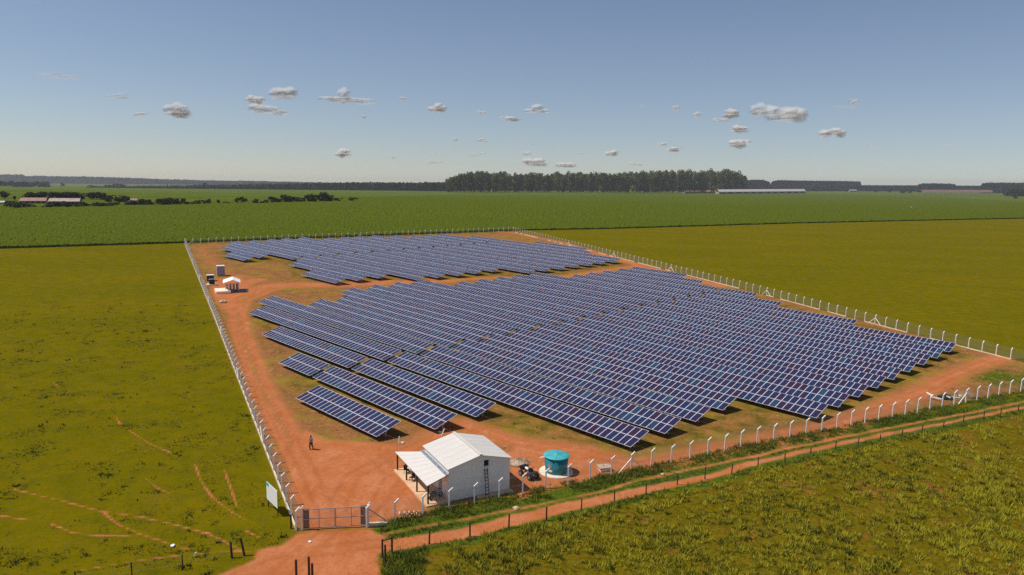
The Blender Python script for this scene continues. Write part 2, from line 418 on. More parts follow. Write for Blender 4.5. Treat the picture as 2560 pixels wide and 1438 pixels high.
ys = [30.0]
while ys[-1] < 760: ys.append(ys[-1]+0.3+ys[-1]**2/26000)
while ys[-1] < 8000: ys.append(ys[-1]*1.055)
ys = np.array([-400, -150, -60, 0, 15]+ys)
nc = 470
s_ = np.concatenate([[-1.45, -1.3, -1.15, -1.05], np.linspace(-1, 1, nc), [1.05, 1.15, 1.3, 1.45]])
wid = 16+0.74*np.maximum(ys, 30)
wid_out = np.maximum(ys, 100)
GX = s_[None, :]*wid[:, None]; GX[:, :4] = GX[:, 4:5]-np.array([[700, 300, 120, 40]])*np.clip(ys/100, 1, 4)[:, None]; GX[:, -4:] = GX[:, -5:-4]+np.array([[40, 120, 300, 700]])*np.clip(ys/100, 1, 4)[:, None]; GY = np.repeat(ys[:, None], len(s_), 1)
GZ = np.where(GY < 250, 0, tzn(GX, GY))
lane_low = polyline([(930, 1372), (985, 1362), (1071, 1351), (1171, 1330), (1300, 1297), (1410, 1270), (1520, 1247), (1602, 1228), (1700, 1207), (1782, 1189), (1851, 1167), (1920, 1151), (1988, 1134), (2100, 1109), (2226, 1084), (2353, 1060.5), (2447, 1040), (2560, 1018), (2700, 989)])
lane_up = polyline([(940, 1338), (985, 1330), (1080, 1312), (1200, 1291), (1300, 1272), (1400, 1251), (1492, 1231), (1533, 1219), (1602, 1199), (1700, 1179), (1766, 1166), (1824, 1153), (1892, 1140), (1947, 1124.5), (2030, 1109), (2100, 1094), (2226, 1070), (2321, 1051), (2416, 1033.5), (2560, 1005), (2700, 976)])
r_left = polyline([(810, 1270), (775, 1190), (720, 1095), (690, 1040), (664, 1000), (640, 940), (618, 880), (597, 815), (592, 775), (610, 748), (660, 730), (700, 716)])
r_left2 = polyline([(592, 775), (565, 745), (560, 725), (590, 715), (640, 700)])
r_cross = polyline([(560, 738), (640, 722), (700, 713), (850, 712), (960, 706), (1100, 702)])
r_cross2 = polyline([(1100, 702), (1250, 693), (1380, 697), (1500, 678), (1600, 664), (1655, 676)])
r_cross3 = polyline([(1245, 580), (1290, 583), (1400, 606), (1570, 655), (1700, 692), (1800, 715)])
r_front = polyline([(1000, 1135), (1150, 1060), (1290, 1105), (1450, 1128), (1600, 1163), (1740, 1135), (1900, 1103), (2060, 1072), (2180, 1032), (2290, 985), (2370, 945), (2440, 915), (2500, 895)])
r_front2 = polyline([(1290, 1140), (1450, 1160), (1560, 1175)])
r_back = polyline([(660, 705), (560, 680), (520, 650), (500, 620), (545, 606), (640, 601)])
yard = polyline([(722, 1215), (712, 1130), (760, 1075), (815, 1100), (990, 1112), (1010, 1170), (1070, 1290), (950, 1300), (940, 1318), (760, 1328)])
yard_b = polyline([(1275, 1105), (1420, 1120), (1560, 1165), (1500, 1190), (1400, 1215), (1290, 1250), (1270, 1200)])
station = polyline([(520, 700), (600, 690), (640, 735), (560, 745), (530, 735)])
entry = polyline([(745, 1333), (922, 1320), (958, 1345), (944, 1400), (950, 1500), (400, 1500), (560, 1432), (635, 1402), (640, 1375), (700, 1362)])
trails = [polyline(t) for t in (
    [(35, 1223), (130, 1247), (250, 1278), (350, 1292), (450, 1315), (520, 1335), (575, 1362), (610, 1380)],
    [(258, 1282), (300, 1315), (360, 1340), (430, 1362), (470, 1372)],
    [(120, 1307), (180, 1332), (240, 1338), (350, 1345)],
    [(640, 1378), (540, 1381), (440, 1388), (370, 1398), (200, 1425)],
    [(486, 1160), (500, 1200), (530, 1245), (570, 1275), (610, 1300)],
    [(560, 1178), (574, 1215), (590, 1265)],
    [(360, 1195), (390, 1218), (425, 1235)],
    [(285, 1040), (300, 1060)], [(320, 1075), (345, 1092), (370, 1108), (430, 1135)], [(128, 955), (145, 965)],
    [(612, 1328), (646, 1343)], [(0, 1290), (70, 1300)])]
frontP = np.array([FX(*q) for q in front_uv])
X, Y = GX, GY
def soft(d, half, edge): return np.clip(0.5+(half-d)/edge*0.5, 0, 1)
near = (Y > 20) & (Y < 760)
bare = np.zeros(X.shape)
def addb(v): np.maximum(bare, v, out=bare)
addb(soft(dist_poly(X, Y, lane_low), np.interp(X, [-15, 5, 25, 60, 110], [1.2, 1.05, 0.6, 0.42, 0.42]), 0.6)*0.9); addb(soft(dist_poly(X, Y, lane_up), np.interp(X, [5, 20, 60], [0.25, 0.36, 0.38]), 0.5)*0.80)
dl = dist_poly(X, Y, r_left); addb(soft(dl, 2.0, 2.2)*np.where(dl < 0.5, 0.55, 0.95)); addb(soft(dist_poly(X, Y, r_left2), 2.8, 3)*0.95)
addb(soft(dist_poly(X, Y, r_cross), 4.5, 6)*0.85); addb(soft(dist_poly(X, Y, r_cross2), 2.2, 3)*0.8); addb(soft(dist_poly(X, Y, r_cross3), 2.6, 3)*0.9)
addb(soft(dist_poly(X, Y, r_front), 2.3, 3.5)*0.9); addb(soft(dist_poly(X, Y, r_front2), 2.2, 2.5)*0.9); addb(soft(dist_poly(X, Y, r_back), 3.0, 6)*0.62)
addb(np.clip(0.5+sgn_poly(X, Y, yard)/3.0, 0, 1)); addb(np.clip(0.5+sgn_poly(X, Y, yard_b)/3.0, 0, 1)*0.95); addb(np.clip(0.5+sgn_poly(X, Y, station)/4.0, 0, 1))
addb(np.clip(0.5+sgn_poly(X, Y, entry)/1.6, 0, 1))
for t in trails: addb(soft(dist_poly(X, Y, t), 0.13, 0.26)*0.95)
dc = sgn_poly(X, Y, compound)
dry = np.clip(0.5+dc/1.2, 0, 1)
dlow = dist_poly(X, Y, lane_low); dup = dist_poly(X, Y, lane_up); dfr = dist_poly(X, Y, frontP)
lush = np.where(dc < 0, np.clip(1.15-np.minimum(dup, dlow)/3.2, 0, 1), np.clip(0.9-dfr/1.2, 0, 1))
lush = np.where((Y > 20) & (Y < 300) & ((dc > 0) | (dfr < 13)), lush, 0)
lush = np.maximum(lush, np.where(dc > 0, 0.62*np.clip(1-np.hypot(X-FX(66, 98)[0], Y-FX(66, 98)[1])/16, 0, 1)+0.1, 0))
# field tones beyond the crop
cropedge = np.array([FX(*q) for q in ((-240, -120), (-217, 5.2), (-209.4, 32.4), (-200.8, 62.8), (-170.5, 213.0), (-152.2, 260.2), (-111, 409.6), (-36.6, 639.6), (60, 900))])
o_ = np.argsort(cropedge[:, 0])
def yedge(x): return np.interp(x, cropedge[o_, 0], cropedge[o_, 1])
far = (Y > yedge(X)).astype(float)*0.9
far = np.where(Y > 900, 0.75, far)
wirep0 = polyline([(930, 1385), (984, 1388), (1073, 1362), (1272, 1321), (1453, 1280), (1615, 1238), (1762, 1198), (1895, 1166), (2088, 1124), (2254, 1095), (2408, 1058), (2545, 1029), (2700, 990)])
roughz = np.where((X > wirep0[0, 0]) & (Y < np.interp(X, wirep0[:, 0], wirep0[:, 1])) & (Y > 0), np.clip(dist_poly(X, Y, wirep0)*1.2, 0, 1), 0)
lanes = (dlow < 1.6) | (dup < 0.8)
ent = sgn_poly(X, Y, entry) > -0.2
incomp = dc > 0
ID = np.zeros(X.shape, int); ID[incomp] = 1; ID[lanes & ~incomp] = 2; ID[ent & ~incomp] = 3
nr, ncol = X.shape
V = np.stack([X, Y, GZ], -1).reshape(-1, 3)
V[:, 2] += np.where(V[:, 1] < 200, (0.03*np.sin(V[:, 0]*0.7+V[:, 1]*0.3)+0.03*np.sin(V[:, 1]*0.9-V[:, 0]*0.2)), 0)
ii, jj = np.meshgrid(np.arange(nr-1), np.arange(ncol-1), indexing='ij')
q = np.stack([ii*ncol+jj, ii*ncol+jj+1, (ii+1)*ncol+jj+1, (ii+1)*ncol+jj], -1).reshape(-1, 4)
fid = ID[:-1, :-1].reshape(-1)
blk1 = np.array([FX(*q_) for q_ in ((-6, 2), (44, 20), (54, 48), (57, 116), (20, 128), (-20, 147), (-47, 150), (-60, 70), (-62, 22), (-20, 14))])
blk2 = np.array([FX(*q_) for q_ in ((-81, 55), (-72, 85), (-60, 118), (-60, 162), (-115, 177), (-163, 162), (-182, 95), (-182, 70), (-150, 55), (-125, 66), (-101, 55))])
weed = np.maximum(np.clip(0.5+sgn_poly(X, Y, blk1)/5, 0, 0.46), np.clip(0.5+sgn_poly(X, Y, blk2)/5, 0, 0.50))
rut = np.zeros(X.shape)
for rp in (r_left, r_front, r_cross, polyline([(835, 1322), (850, 1250), (880, 1190), (960, 1150), (1090, 1095)]), polyline([(820, 1322), (800, 1240), (770, 1180), (735, 1110)]), polyline([(700, 1438), (770, 1370), (830, 1325)]), polyline([(600, 1438), (760, 1385), (960, 1355)]), polyline([(870, 1322), (950, 1250), (985, 1190), (940, 1145)]), polyline([(1290, 1120), (1420, 1145), (1560, 1168)])):
    dr_ = dist_poly(X, Y, rp); rut = np.maximum(rut, soft(np.abs(dr_-0.8), 0.14, 0.3))
attrs = {'rut': rut, 'weed': weed, 'rough': roughz, 'bare': bare, 'dry': dry, 'lush': lush, 'far': far}
for k, (nm, lab) in enumerate((('pasture', 'olive green pasture around the solar compound'), ('compound_ground', 'red and brown earth floor of the fenced solar compound'), ('dirt_track', 'two rutted red dirt lanes outside the front fence'), ('dirt_road', 'broad red dirt entrance in front of the gate'))):
    fq = q[fid == k]; used, inv_ = np.unique(fq, return_inverse=True)
    me = np_mesh(nm, V[used], inv_.reshape(-1, 4), 'ground', smooth=True)
    for a, arr in attrs.items():
        x = me.attributes.new(a, 'FLOAT', 'POINT'); x.data.foreach_set('value', arr.reshape(-1)[used].astype(np.float32))
    tag(link(nm, me), lab, kind='structure')

# ------------------------------------------------------------------ crop field: a slab of plants with a ragged edge
cols = np.linspace(-1, 1, 700)
nrow = 60
def far_edge(xpx): return np.interp(xpx, [-300, 0, 230, 460, 640, 850, 1000, 1300, 1700, 2015, 2250, 2450, 2560, 2900], [525, 521, 514, 509, 503, 497, 491, 488, 486, 486, 490, 500, 507, 530])
CX = []; 
for c in cols:
    a0 = c*0.80
    # where this bearing meets the near edge
    lo, hi = 100.0, 900.0
    for _ in range(40):
        m_ = (lo+hi)/2
        if m_ > yedge(a0*m_): hi = m_
        else: lo = m_
    y0 = hi
    px = 1280+F_PX*a0*0.985
    pf = at(px, float(far_edge(px))); y1 = max(pf.y, y0+60)
    CX.append((a0, y0, y1))
CX = np.array(CX)
tt = np.concatenate([[0, 0, 0.0008, 0.003], np.linspace(0.008, 1, nrow)**1.6])
YY = CX[:, 1][None]+(CX[:, 2]-CX[:, 1])[None]*tt[:, None]; XX = CX[:, 0][None]*YY
edge_j = rng.normal(0, 0.35, XX.shape); YY[:4] += edge_j[0][None]
ZZ = tzn(XX, YY)+0.75+rng.normal(0, 0.10, XX.shape); ZZ[0] = tzn(XX[0], YY[0])-0.3
ZZ[1] = tzn(XX[1], YY[1])+0.68+rng.normal(0, 0.13, XX[1].shape)
nr2, nc2 = XX.shape
ii, jj = np.meshgrid(np.arange(nr2-1), np.arange(nc2-1), indexing='ij')
q2 = np.stack([ii*nc2+jj, ii*nc2+jj+1, (ii+1)*nc2+jj+1, (ii+1)*nc2+jj], -1).reshape(-1, 4)
tag(link('crop_field', np_mesh('crop_field', np.stack([XX, YY, ZZ], -1).reshape(-1, 3), q2, 'crop')), 'dense dark green crop field stretching behind the solar compound', 'crop', kind='stuff')

# ------------------------------------------------------------------ solar tables
P, TILT, H0, MW, ML = 7.0954, 0.2897, 0.70, 1.01, 1.97
GAPC = 0.02
def module_mesh(name, cellmat):
    b = MB(); w, l, t, fr = MW-0.014, ML-0.014, 0.04, 0.038
    x0, x1, y0, y1 = -w/2, w/2, -l/2, l/2
    n = len(b.v)
    b.v += [(x0, y0, t), (x1, y0, t), (x1, y1, t), (x0, y1, t), (x0+fr, y0+fr, t), (x1-fr, y0+fr, t), (x1-fr, y1-fr, t), (x0+fr, y1-fr, t),
            (x0, y0, 0), (x1, y0, 0), (x1, y1, 0), (x0, y1, 0), (x0+fr, y0+fr, t-0.006), (x1-fr, y0+fr, t-0.006), (x1-fr, y1-fr, t-0.006), (x0+fr, y1-fr, t-0.006)]
    for i in range(4):
        j = (i+1) % 4
        b.f.append((i, j, 4+j, 4+i)); b.m.append(0)
        b.f.append((8+i, 8+j, j, i)); b.m.append(0)
        b.f.append((4+i, 4+j, 12+j, 12+i)); b.m.append(0)
    b.f.append((12, 13, 14, 15)); b.m.append(1); b.f.append((11, 10, 9, 8)); b.m.append(1)
    return b
modb = module_mesh('solar_module', 'cell'); MOD = modb.mesh('solar_module', ['frame', 'cell'])
pb = MB(); HP = H0+ML*math.sin(TILT)-0.1
pb.box((0, 0, (HP-0.05)/2), (0.10, 0.14, HP+0.05)); POST = pb.mesh('support_post', 'steel')
ORD = ['first', 'second', 'third', 'fourth', 'fifth', 'sixth', 'seventh', 'eighth', 'ninth', 'tenth', 'eleventh', 'twelfth', 'thirteenth', 'fourteenth', 'fifteenth', 'sixteenth', 'seventeenth', 'eighteenth', 'nineteenth', 'twentieth', 'twenty-first', 'twenty-second']
cT, sT = math.cos(TILT), math.sin(TILT)
vo_, fo_, mo_ = np.array(modb.v), modb.f, modb.m
def solar_table(k, u0, u1, label, far_):
    n = max(1, round((u1-u0))); u0 *= MW; u1 *= MW; pitch = (u1-u0)/n
    v = k*P
    o = thing('solar_table', label, 'solar panels', F(u0, v), YAW, 'tables of solar panels in rows across the compound')
    L2 = ML*cT; Lz = ML*sT
    if not far_:
        for i in range(n):
            for r in range(2):
                yy = (r+0.5)*(ML+GAPC); jz = random.uniform(-0.008, 0.008)
                link('solar_module', MOD, o, ((i+0.5)*pitch, yy*cT, H0+yy*sT+jz), (TILT+random.uniform(-0.004, 0.004), random.uniform(-0.004, 0.004), 0))
    else:
        bx = MB(); tv = []
        rot = Matrix.Rotation(TILT, 3, 'X'); RM = np.array(rot)
        allv = []; allf = []; allm = []; tints = []
        for i in range(n):
            for r in range(2):
                yy = (r+0.5)*(ML+GAPC); c = np.array([(i+0.5)*pitch, yy*cT, H0+yy*sT])
                base = len(allv)*16
                allv.append(vo_@RM.T+c); tints.append(np.full(16, random.random()))
                for fc, mc in zip(fo_, mo_): allf.append(tuple(base+q_ for q_ in fc)); allm.append(mc)
        me = np_mesh('solar_modules', np.vstack(allv), np.array(allf), 'frame', np.concatenate(tints))
        me.materials.append(M['cell_attr']); me.polygons.foreach_set('material_index', allm)
        tag(link('solar_modules', me, o), kind='stuff')
    # purlins and rafters under the modules
    fb = MB()
    for yy in (0.45, 1.5, 2.45, 3.5):
        a = Vector((-0.12, yy*cT+0.02, H0+yy*sT-0.06)); fb.beam(a, (u1-u0+0.12, a.y, a.z), 0.06, 0.07)
    npost = max(2, round((u1-u0)/4.2))
    for i in range(npost):
        x = 0.7+(u1-u0-1.4)*i/(npost-1)
        fb.beam((x, 0.25, H0+0.25*sT/cT-0.14), (x, 3.6, H0+3.6*sT/cT-0.14), 0.07, 0.1)
        fb.beam((x, 1.95*cT, HP*0.35), (x, 0.8, H0+0.8*sT/cT-0.16), 0.05)
        if not far_: link('support_post', POST, o, (x, 1.95*cT, 0))
        else: fb.box((x, 1.95*cT, HP/2), (0.1, 0.14, HP))
    fb.build('support_frame', 'steel', o)
    return o
near_rows = [(0, [('b', 0, 20)]), (1, [('a', -18.4, -8.4), ('b', -7.45, 22.7)]), (2, [('a', -38.4, -8.4), ('b', -7.45, 22.7)])]
near_rows += [(3, [('a', -58.7, -8.45), ('b', -7.5, 43.0)]), (4, [('a', -68.6, -8.4), ('b', -7.5, 43.2)]), (5, [('a', -58.5, -8.3), ('b', -7.5, 43.4)]), (6, [('a', -58.5, -8.3), ('b', -7.5, 43.45)])]
for k in range(7, 16):
    a0 = -67.3 if k < 11 else -57.8
    near_rows.append((k, [('a', a0, -8.3), ('b', -7.5, [53.75, 53.9, 54.0, 54.15, 54.2, 54.35, 54.5, 54.65, 54.8][k-7])]))
near_rows += [(16, [('a', -47.5, -8.3), ('b', -7.5, 33.6)]), (17, [('a', -47.5, -8.3), ('b', -7.5, 13.0)]), (18, [('a', -47.6, -8.3), ('b', -7.5, 2.85)]), (19, [('a', -46.9, -17.4)]), (20, [('a', -46.9, -27.2)])]
far_rows = [(8, [('a', -151.3, -135.6), ('b', -99.3, -80.8)]), (9, [('a', -169.0, -138.9), ('b', -119.3, -80.9)]), (10, [('a', -180, -129.2), ('b', -128.0, -81.0)]), (11, [('a', -180, -129.2), ('b', -128.0, -72.2)]), (12, [('a', -180.3, -129.2), ('b', -128.0, -71.8)])]
for k in (13, 14, 15): far_rows.append((k, [('a', [-181, -180.6, -172.7][k-13], -129.2), ('b', -128.0, -71.0)]))
for k in range(16, 23):
    a0 = [-172.2, -171.6, -171, -166, -161.6, -161.4, -160.7][k-16]
    far_rows.append((k, [('a', a0, -129.2), ('b', -128.0, -62.0)]))
far_rows += [(23, [('a', -147.7, -129.2), ('b', -128.0, -81.2)]), (24, [('b', -115.5, -88.9)])]
for k, parts in near_rows:
    kk = k+(0.018*max(0, k-7) if k < 16 else 0.12)
    for t_, u0, u1 in parts:
        side = 'left' if t_ == 'a' else 'right'
        lab = f'near field solar panel table, {ORD[k]} row back from the white house, {side} of alley'
        if k == 0: lab = 'shortest front solar panel table, nearest to the walking person'
        solar_table(kk, u0, u1, lab, False)
for k, parts in far_rows:
    for t_, u0, u1 in parts:
        side = 'left' if t_ == 'a' else 'right'
        solar_table(k, u0, u1, f'far field solar panel table, {ORD[k-8]} row behind the cross road, {side} of alley', True)

# ------------------------------------------------------------------ concrete fences
def post_mesh(arm_dir):
    b = MB(); b.box((0, 0, 0.98), (0.15, 0.15, 2.0)); a = Vector(arm_dir)
    b.beam((0, 0, 1.93), (a.x*0.36, a.y*0.36, 2.28), 0.14)
    return b.mesh('post', 'concrete_white')
def fence(name, label, pts, spacing, arm, braces=(), curb=0.22, curb_gaps=False, mesh_side=None, brk=()):
    pts = [Vector((*FX(*q_), 0)) for q_ in pts]
    for p in pts: p.z = tz(p.x, p.y)
    o = thing(name, label, 'fence', pts[0])
    o0 = pts[0]
    L = [0]
    for a, b in zip(pts[:-1], pts[1:]): L.append(L[-1]+(b-a).length)
    n = round(L[-1]/spacing); pos = []
    for i in range(n+1):
        d = L[-1]*i/n; j = max(0, min(len(pts)-2, int(np.searchsorted(L, d)-1)))
        pos.append(pts[j].lerp(pts[j+1], (d-L[j])/(L[j+1]-L[j])))
    PM = post_mesh(arm)
    for p in pos: link('post', PM, o, p-o0, (random.uniform(-0.015, 0.015), random.uniform(-0.015, 0.015), random.uniform(-0.08, 0.08)))
    for bi in braces:
        if bi >= len(pos)-1 or bi < 1: continue
        d = (pos[bi+1]-pos[bi-1]).normalized()
        for s in (-1, 1):
            b = MB(); b.beam((0, 0, 1.55), d*s*1.75+Vector((0, 0, 0.0)), 0.11); ob = b.build('brace', 'concrete_white', o); ob.location = pos[bi]-o0
    w = MB(); cb = MB()
    for i in range(len(pos)-1):
        a, b = pos[i]-o0, pos[i+1]-o0
        w.quad(a+Vector((0, 0, 0.1)), b+Vector((0, 0, 0.1)), b+Vector((0, 0, 1.95)), a+Vector((0, 0, 1.95)))
        A = Vector(arm)
        for zz, off in ((1.0, 0), (1.95, 0), (2.12, 0.17), (2.26, 0.33)):
            w.beam(a+A*off+Vector((0, 0, zz)), b+A*off+Vector((0, 0, zz)), 0.012, m=1)
        if curb and not (curb_gaps and random.random() < 0.45):
            cb = MB(); cb.beam(a+Vector((0, 0, curb/2-0.05)), b+Vector((0, 0, curb/2-0.05)), 0.14, curb+0.1); cb.build('base_kerb', 'curb', o)
    w.build('wire_mesh', ['chain', 'steel'], o)
    return o
def U(du, dv):
    v = Vector((cY*du-sY*dv, sY*du+cY*dv, 0)); return v.normalized()
fence('concrete_fence', 'long white concrete post fence with pale kerb beside the left pasture', [FL0, (-60, 14.2), FL1], 2.87, U(0.33, 1.0), braces=(9, 19, 30, 42, 54, 66), curb=0.3)
fence('concrete_fence', 'white hooked concrete posts of the front fence along the dirt track', front_uv, 2.88, U(-0.15, 1.0)*0.4+Vector((0.85, 0, 0)), braces=(11, 33), curb=0.0)
fence('concrete_fence', 'row of white hooked posts between the panels and the right pasture', [(77.5, 108.5), (65.1, 113.2), (30.8, 127.7), (-0.3, 141.9), (-60, 166.5), FRB], 2.87, Vector((0.7, 0.3, 0)), braces=(16, 29, 45, 58, 71), curb=0.2, curb_gaps=True)
fence('concrete_fence', 'farthest row of pale posts in front of the crop field', [FL1, FRB], 2.87, Vector((0.5, 0.6, 0)), braces=(1, 25), curb=0.0)

# gate
g0, g1 = F(34.0, -18.0), F(37.55, -12.9)
d = (g1-g0); gl = d.length; gang = math.atan2(d.y, d.x)
g = thing('gate', 'grey steel double gate closed across the red entrance', 'gate', g0, gang)
for x in (0.0, gl):
    b = MB(); b.box((x, 0, 1.1), (0.16, 0.16, 2.3)); b.beam((x, 0, 2.2), (x+0.15, -0.1, 2.5), 0.12); b.build('gate_post', 'concrete_white', g)
for s in range(2):
    x0 = 0.16+s*(gl-0.2)/2; x1 = x0+(gl-0.3)/2-0.03
    b = MB()
    for zz in (0.15, 1.1, 2.05): b.beam((x0, 0, zz), (x1, 0, zz), 0.07)
    for xx in (x0, (x0+x1)/2, x1): b.beam((xx, 0, 0.15), (xx, 0, 2.05), 0.07)
    lf = b.build('gate_leaf', 'steel', g)
    w = MB(); w.quad((x0, 0.01, 0.15), (x1, 0.01, 0.15), (x1, 0.01, 2.05), (x0, 0.01, 2.05)); w.build('wire_mesh', 'chain', lf)
for x, w_ in ((0.42, 0.6), (gl-0.42, 0.6)):
    b = MB(); b.box((x, 0.08, 1.1), (w_, 0.05, 2.05)); b.build('side_panel', 'steel_dark', g)
b = MB(); b.box((gl+0.9, 0.1, 0.12), (1.8, 0.3, 0.3)); b.build('kerb', 'curb', g)
b = MB(); b.beam((gl+0.1, 0, 1.75), (gl+2.0, 0.25, 0.1), 0.10); b.build('brace', 'steel', g)

# ------------------------------------------------------------------ white house with lean-to veranda
A_ = Vector((38.71, -3.83)); dd = Vector((0.2902, 0.9570)); nn = Vector((-0.9570, 0.2902))
hx = F(A_.x, A_.y)
hrot = YAW+math.atan2(dd.y, dd.x)        # local x along the gable wall, local y to the back
h = thing('white_house', 'white gabled equipment house with a lean-to veranda by the front fence', 'building', hx, hrot)
W_, D_, EH, AH = 7.15, 6.75, 3.55, 4.45
b = MB()
hw0, hw1, hz0, hz1 = 4.02, 4.62, 3.12, 3.82     # gable vent opening
def gz(x): return EH+(AH-EH)*(1-abs(x-W_/2)/(W_/2))
xs = [0, W_/2, hw0, hw1, W_]
def col_q(x0, x1, z0a, z1a, z0b=None, z1b=None): b.quad((x0, 0, z0a), (x1, 0, z0a if z0b is None else z0b), (x1, 0, z1a if z1b is None else z1b), (x0, 0, z1a))
col_q(0, W_/2, 0, gz(0), 0, gz(W_/2)); col_q(W_/2, hw0, 0, gz(W_/2), 0, gz(hw0)); col_q(hw0, hw1, 0, hz0); col_q(hw0, hw1, hz1, gz(hw0), hz1, gz(hw1)); col_q(hw1, W_, 0, gz(hw1), 0, gz(W_))
for (xa, za), (xb, zb) in (((hw0, hz0), (hw1, hz0)), ((hw1, hz0), (hw1, hz1)), ((hw1, hz1), (hw0, hz1)), ((hw0, hz1), (hw0, hz0))):
    b.quad((xa, 0, za), (xb, 0, zb), (xb, 0.2, zb), (xa, 0.2, za))
b.quad((W_, 0, 0), (W_, D_, 0), (W_, D_, EH), (W_, 0, EH)); b.quad((0, D_, 0), (0, 0, 0), (0, 0, EH), (0, D_, EH))
b.v += [(W_, D_, 0), (0, D_, 0), (0, D_, EH), (W_/2, D_, AH), (W_, D_, EH)]; n = len(b.v); b.f.append((n-5, n-4, n-3, n-2, n-1)); b.m.append(0)
b.build('wall', 'wall', h)
b = MB(); b.quad((hw0-0.02, 0.18, hz0-0.02), (hw1+0.02, 0.18, hz0-0.02), (hw1+0.02, 0.18, hz1+0.02), (hw0-0.02, 0.18, hz1+0.02)); wv = b.build('vent_opening', 'black', h)
b = MB()
for a, c in (((hw0-0.05, hz0-0.05), (hw1+0.05, hz0-0.05)), ((hw0-0.05, hz1+0.05), (hw1+0.05, hz1+0.05)), ((hw0-0.05, hz0-0.05), (hw0-0.05, hz1+0.05)), ((hw1+0.05, hz0-0.05), (hw1+0.05, hz1+0.05))):
    b.beam((a[0], -0.02, a[1]), (c[0], -0.02, c[1]), 0.09, 0.05)
b.build('vent_frame', 'plastic_white', wv)
b = MB(); b.box((3.62, -0.09, 3.78), (0.16, 0.18, 0.14)); b.build('wall_lamp', 'plastic_white', h)
def panels(nm, npan, y0, y1, xa, za, xb, zb, th=0.05, mat='roof', skewb=None):
    for i in range(npan):
        ya = y0+(y1-y0)*i/npan+0.001; yb = y0+(y1-y0)*(i+1)/npan-0.001
        b = MB(); yaB, ybB = (ya, yb) if skewb is None else (skewb[0]+(skewb[1]-skewb[0])*i/npan, skewb[0]+(skewb[1]-skewb[0])*(i+1)/npan-0.006)
        # a shallow ribbed sheet: flat with a raised rib on its long edges
        pr = [(0, 0.007), (0.02, 0.007), (0.05, 0), (0.5, 0), (0.52, 0.004), (0.54, 0), (0.97, 0), (1.0, 0.0)]
        for (f0, r0), (f1, r1) in zip(pr[:-1], pr[1:]):
            A0 = (xa, ya+(yb-ya)*f0, za+r0); A1 = (xa, ya+(yb-ya)*f1, za+r1); B0 = (xb, yaB+(ybB-yaB)*f0, zb+r0); B1 = (xb, yaB+(ybB-yaB)*f1, zb+r1)
            b.quad(A0, A1, B1, B0)
            dn = Vector((0, 0, -th)); b.quad(Vector(A1)+dn, Vector(A0)+dn, Vector(B0)+dn, Vector(B1)+dn)
        zz = Vector((0, 0, -th))
        b.quad((xb, yaB, zb), (xb, ybB, zb), Vector((xb, ybB, zb))+zz, Vector((xb, yaB, zb))+zz)
        b.quad((xa, ya, za), (xb, yaB, zb), Vector((xb, yaB, zb))+zz, Vector((xa, ya, za))+zz)
        b.quad((xb, ybB, zb), (xa, yb, za), Vector((xa, yb, za))+zz, Vector((xb, ybB, zb))+zz)
        b.build(nm, mat, h)
ov = 0.18; sl_ = (AH-EH)/(W_/2)
panels('roof_panel', 6, -0.22, D_+0.25, W_/2, AH+0.12, -ov, EH+0.12-ov*sl_)
panels('roof_panel', 6, -0.22, D_+0.25, W_/2, AH+0.12, W_+ov, EH+0.12-ov*sl_)
b = MB(); b.beam((W_/2, -0.24, AH+0.19), (W_/2, D_+0.27, AH+0.19), 0.3, 0.07); b.build('ridge_cap', 'roof', h)
panels('veranda_roof_panel', 8, -0.28, D_+0.05, -0.42, 3.05, -2.45, 2.30, skewb=(-0.2, 9.7))
b = MB(); b.beam((-0.27, -0.3, 3.10), (-0.27, D_+0.2, 3.10), 0.34, 0.10); b.build('gutter', 'gutter', h)
b = MB(); b.box((-1.2, 4.7, 0.06), (2.75, 10.1, 0.22)); b.build('floor_slab', 'slab', h)
b = MB(); b.box((W_/2+1.6, -0.45, 0.03), (4.2, 0.8, 0.10)); b.build('plinth', 'slab', h)
for y in (0.1, 3.3, 6.5, 9.5):
    b = MB(); b.box((-2.22, y, 1.15), (0.14, 0.14, 2.2)); b.build('veranda_post', 'dark_wood', h)
b = MB(); b.beam((-2.25, -0.15, 2.20), (-2.25, 9.65, 2.20), 0.10, 0.14)
for y in (0.0, 2.2, 4.4, 6.6): b.beam((-0.3, y, 2.90), (-2.4, y*1.4 if y < 6 else 9.3, 2.20), 0.08, 0.12)
b.build('roof_beam', 'dark_wood', h)
b = MB(); b.box((0, 2.2, 1.1), (0.08, 0.9, 2.1)); b.build('door', 'cabinet', h)
def local(obj_rot, org, x, y, z=0): 
    c, s = math.cos(obj_rot), math.sin(obj_rot); return Vector((org.x+c*x-s*y, org.y+s*x+c*y, org.z+z))
def H(x, y, z=0): return local(hrot, hx, x, y, z)
# ladder against the gable
ld = thing('ladder', 'dark wooden ladder leaning on the gable below the vent', 'ladder', H(4.25, -0.55), hrot)
for s in (-0.2, 0.2):
    b = MB(); b.beam((s, 0, 0), (s*0.8, 0.47, 2.95), 0.06); b.build('rail', 'dark_wood', ld)
for i in range(8):
    t = (i+0.6)/8.3; b = MB(); b.beam((-0.2, 0.47*t, 2.95*t), (0.2, 0.47*t, 2.95*t), 0.05); b.build('rung', 'dark_wood', ld)

